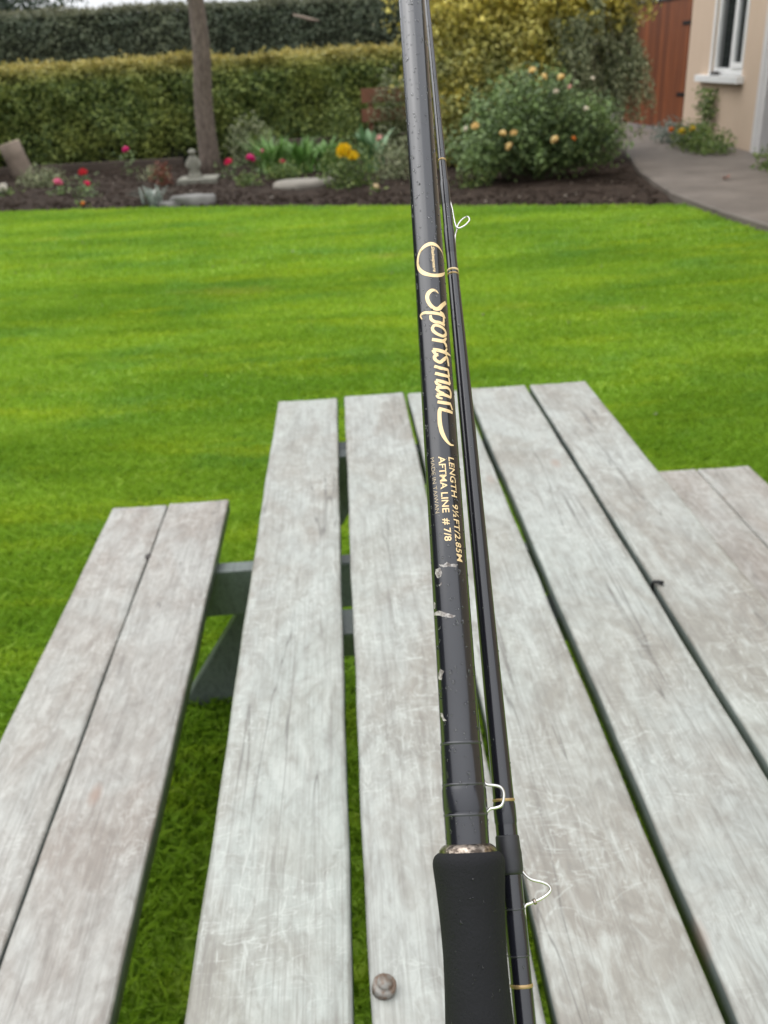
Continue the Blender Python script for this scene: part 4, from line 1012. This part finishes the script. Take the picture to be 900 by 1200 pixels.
def drops(parent, n, srange, rfun, off, smin, smax, seed, phis=(-80, 80)):
    r_ = np.random.default_rng(seed); parts = []
    for k in range(n):
        s = r_.uniform(*srange); a = rad(r_.uniform(*phis)); q = r_.uniform(smin, smax) * (1.0 if r_.random() < .85 else 1.5); R = rfun(s)
        nr = Vector((math.sin(a), -math.cos(a), 0)); tx = Vector((math.cos(a), math.sin(a), 0)); tz = Vector((0, 0, 1))
        c = nr * (R - q * .12) + Vector((0, 0, s + off)); V, F = [], []
        el = r_.uniform(.9, 1.5)
        for hgt, w_ in ((0, 1.0), (.38, .85), (.62, .45)):
            for i in range(8):
                b = 2 * math.pi * i / 8
                V.append(c + nr * hgt * q + q * w_ * (math.cos(b) * tx + el * math.sin(b) * tz))
        V.append(c + nr * .70 * q)
        for j in range(2):
            for i in range(8): F.append((j * 8 + i, j * 8 + (i + 1) % 8, (j + 1) * 8 + (i + 1) % 8, (j + 1) * 8 + i))
        for i in range(8): F.append((16 + i, 16 + (i + 1) % 8, 24))
        F.append(tuple(range(7, -1, -1)))
        parts.append((V, F))
    o = obj_py('water_droplets', *merge(parts), M_water, parent, True); o['kind'] = 'stuff'; return o
drops(rod, 520, (.005, .47), rr, SB, .00030, .00056, 5)
GP = [(-.07, .0125), (-.0557, .01195), (-.045, .0115), (-.0342, .01135), (-.026, .0116), (-.0174, .0121), (-.010, .0127), (-.0055, .01315), (-.003, .01325)]
drops(rod, 55, (-.06, -.005), lambda s: float(np.interp(s, [p[0] for p in GP], [p[1] for p in GP])), SB, .00022, .00042, 8)

# ------------------------------------------------------------------ fishing rod, tip section held alongside
A2 = Vector((0.0478, 0.2278, 1.1780)); U2 = Vector((0.0173, 0.7242, 0.6893)).normalized(); S2 = 0.30
tip = empty('fishing_rod_tip', (0, 0, 0)); tip.matrix_world = frame(A2 - U2 * S2, U2)
tag(tip, 'thinner black fishing rod tip section with wire guides alongside the butt section', 'fishing rod')
P2 = [(-.30, .0042), (-.06, .0040), (-.0305, .0040), (0, .0040), (.0225, .0042), (.0458, .0041), (.0944, .0038), (.2107, .00345), (.2835, .0027), (.3458, .0020), (.4011, .00165), (.4582, .0014), (.9, .0007)]
def r2(s): return float(np.interp(s, [p[0] for p in P2], [p[1] for p in P2]))
V, F = lathe([(s + S2, r2(s)) for s in list(np.linspace(-.30, .46, 50)) + list(np.linspace(.5, .9, 8))], 56); obj_py('blank', V, F, M_rod, tip, True)
V, F = lathe([(s + S2, r) for s, r in [(.0165, .0042), (.0172, .0047), (.0185, .0049), (.024, .0049), (.0255, .0047), (.030, .0045), (.0305, .0042)]], 48)
obj_py('tape_binding', V, F, plain('black_tape', (.018, .018, .021), .5, var=.3, scale=300), tip, True)
for s, hw in ((.0433, .0006), (-.021, .0007), (.3517, .0006)): band(tip, s, hw, r2(s) + .0001, M_goldthread, 'gold_thread', S2)
band(tip, .2858, .0006, r2(.2858) + .0001, M_gold_print, 'gold_thread', S2); band(tip, .2835, .0005, r2(.2835) + .0001, M_goldthread, 'gold_thread', S2)
for s in (.0046, -.0112, .036): band(tip, s, .0004, r2(s) + .00005, M_lip, 'varnish_lip', S2)
band(tip, -.004, .008, r2(0) + .0001, M_wrap, 'thread_whipping', S2); band(tip, .3025, .0085, r2(.3025) + .0001, M_wrap, 'thread_whipping', S2); band(tip, .331, .008, r2(.331) + .0001, M_wrap, 'thread_whipping', S2)
band(tip, .0385, .0045, r2(.0385) + .0001, M_wrap, 'thread_whipping', S2)
gd = [(1.9, .0, 327), (2.6, .0, 322), (3.0, -.4, 315.0), (3.6, -.8, 310.6), (4.8, -1.2, 309.2), (7.8, -1.5, 310.4), (10.3, -1.2, 313.4), (9.7, -.2, 316.4), (7.2, .8, 315.8), (4.9, 1.2, 313.0), (3.6, .8, 308.6), (2.6, .2, 304.5), (2.3, 0, 299)]
V, F = tube(spline([(x * .001, -.0005 + y * .001, z * .001 + S2) for x, y, z in gd], 6), .00042, 8); obj_py('snake_guide', V, F, M_wire, tip, True)
gd = [(3.6, 0, 24), (4.0, 0, 19.0), (5.0, 0, 16.6), (7.4, 0, 14.4), (11.4, 0, 13.2), (13.6, 0, 12.0), (14.2, 0, 10.6), (13.2, 0, 9.2), (10.4, 0, 7.6), (6.6, 0, 6.3), (4.0, 0, 5.2), (3.7, 0, 1.0)]
V, F = tube(spline([(x * .001, -.0008, z * .001 + S2) for x, y, z in gd], 5), .00055, 8); gz = obj_py('snake_guide', V, F, M_wire, tip, True)
V, F = lathe([(-.0007, .0006), (-.0005, .0011), (.0005, .0011), (.0007, .0006)], 12); cl = obj_py('wire_collar', V, F, M_copper, gz, True); cl.location = (.0078, -.0008, .0067 + S2); cl.rotation_euler = (0, rad(68), 0)
drops(tip, 110, (-.02, .45), r2, S2, .00022, .00042, 11)
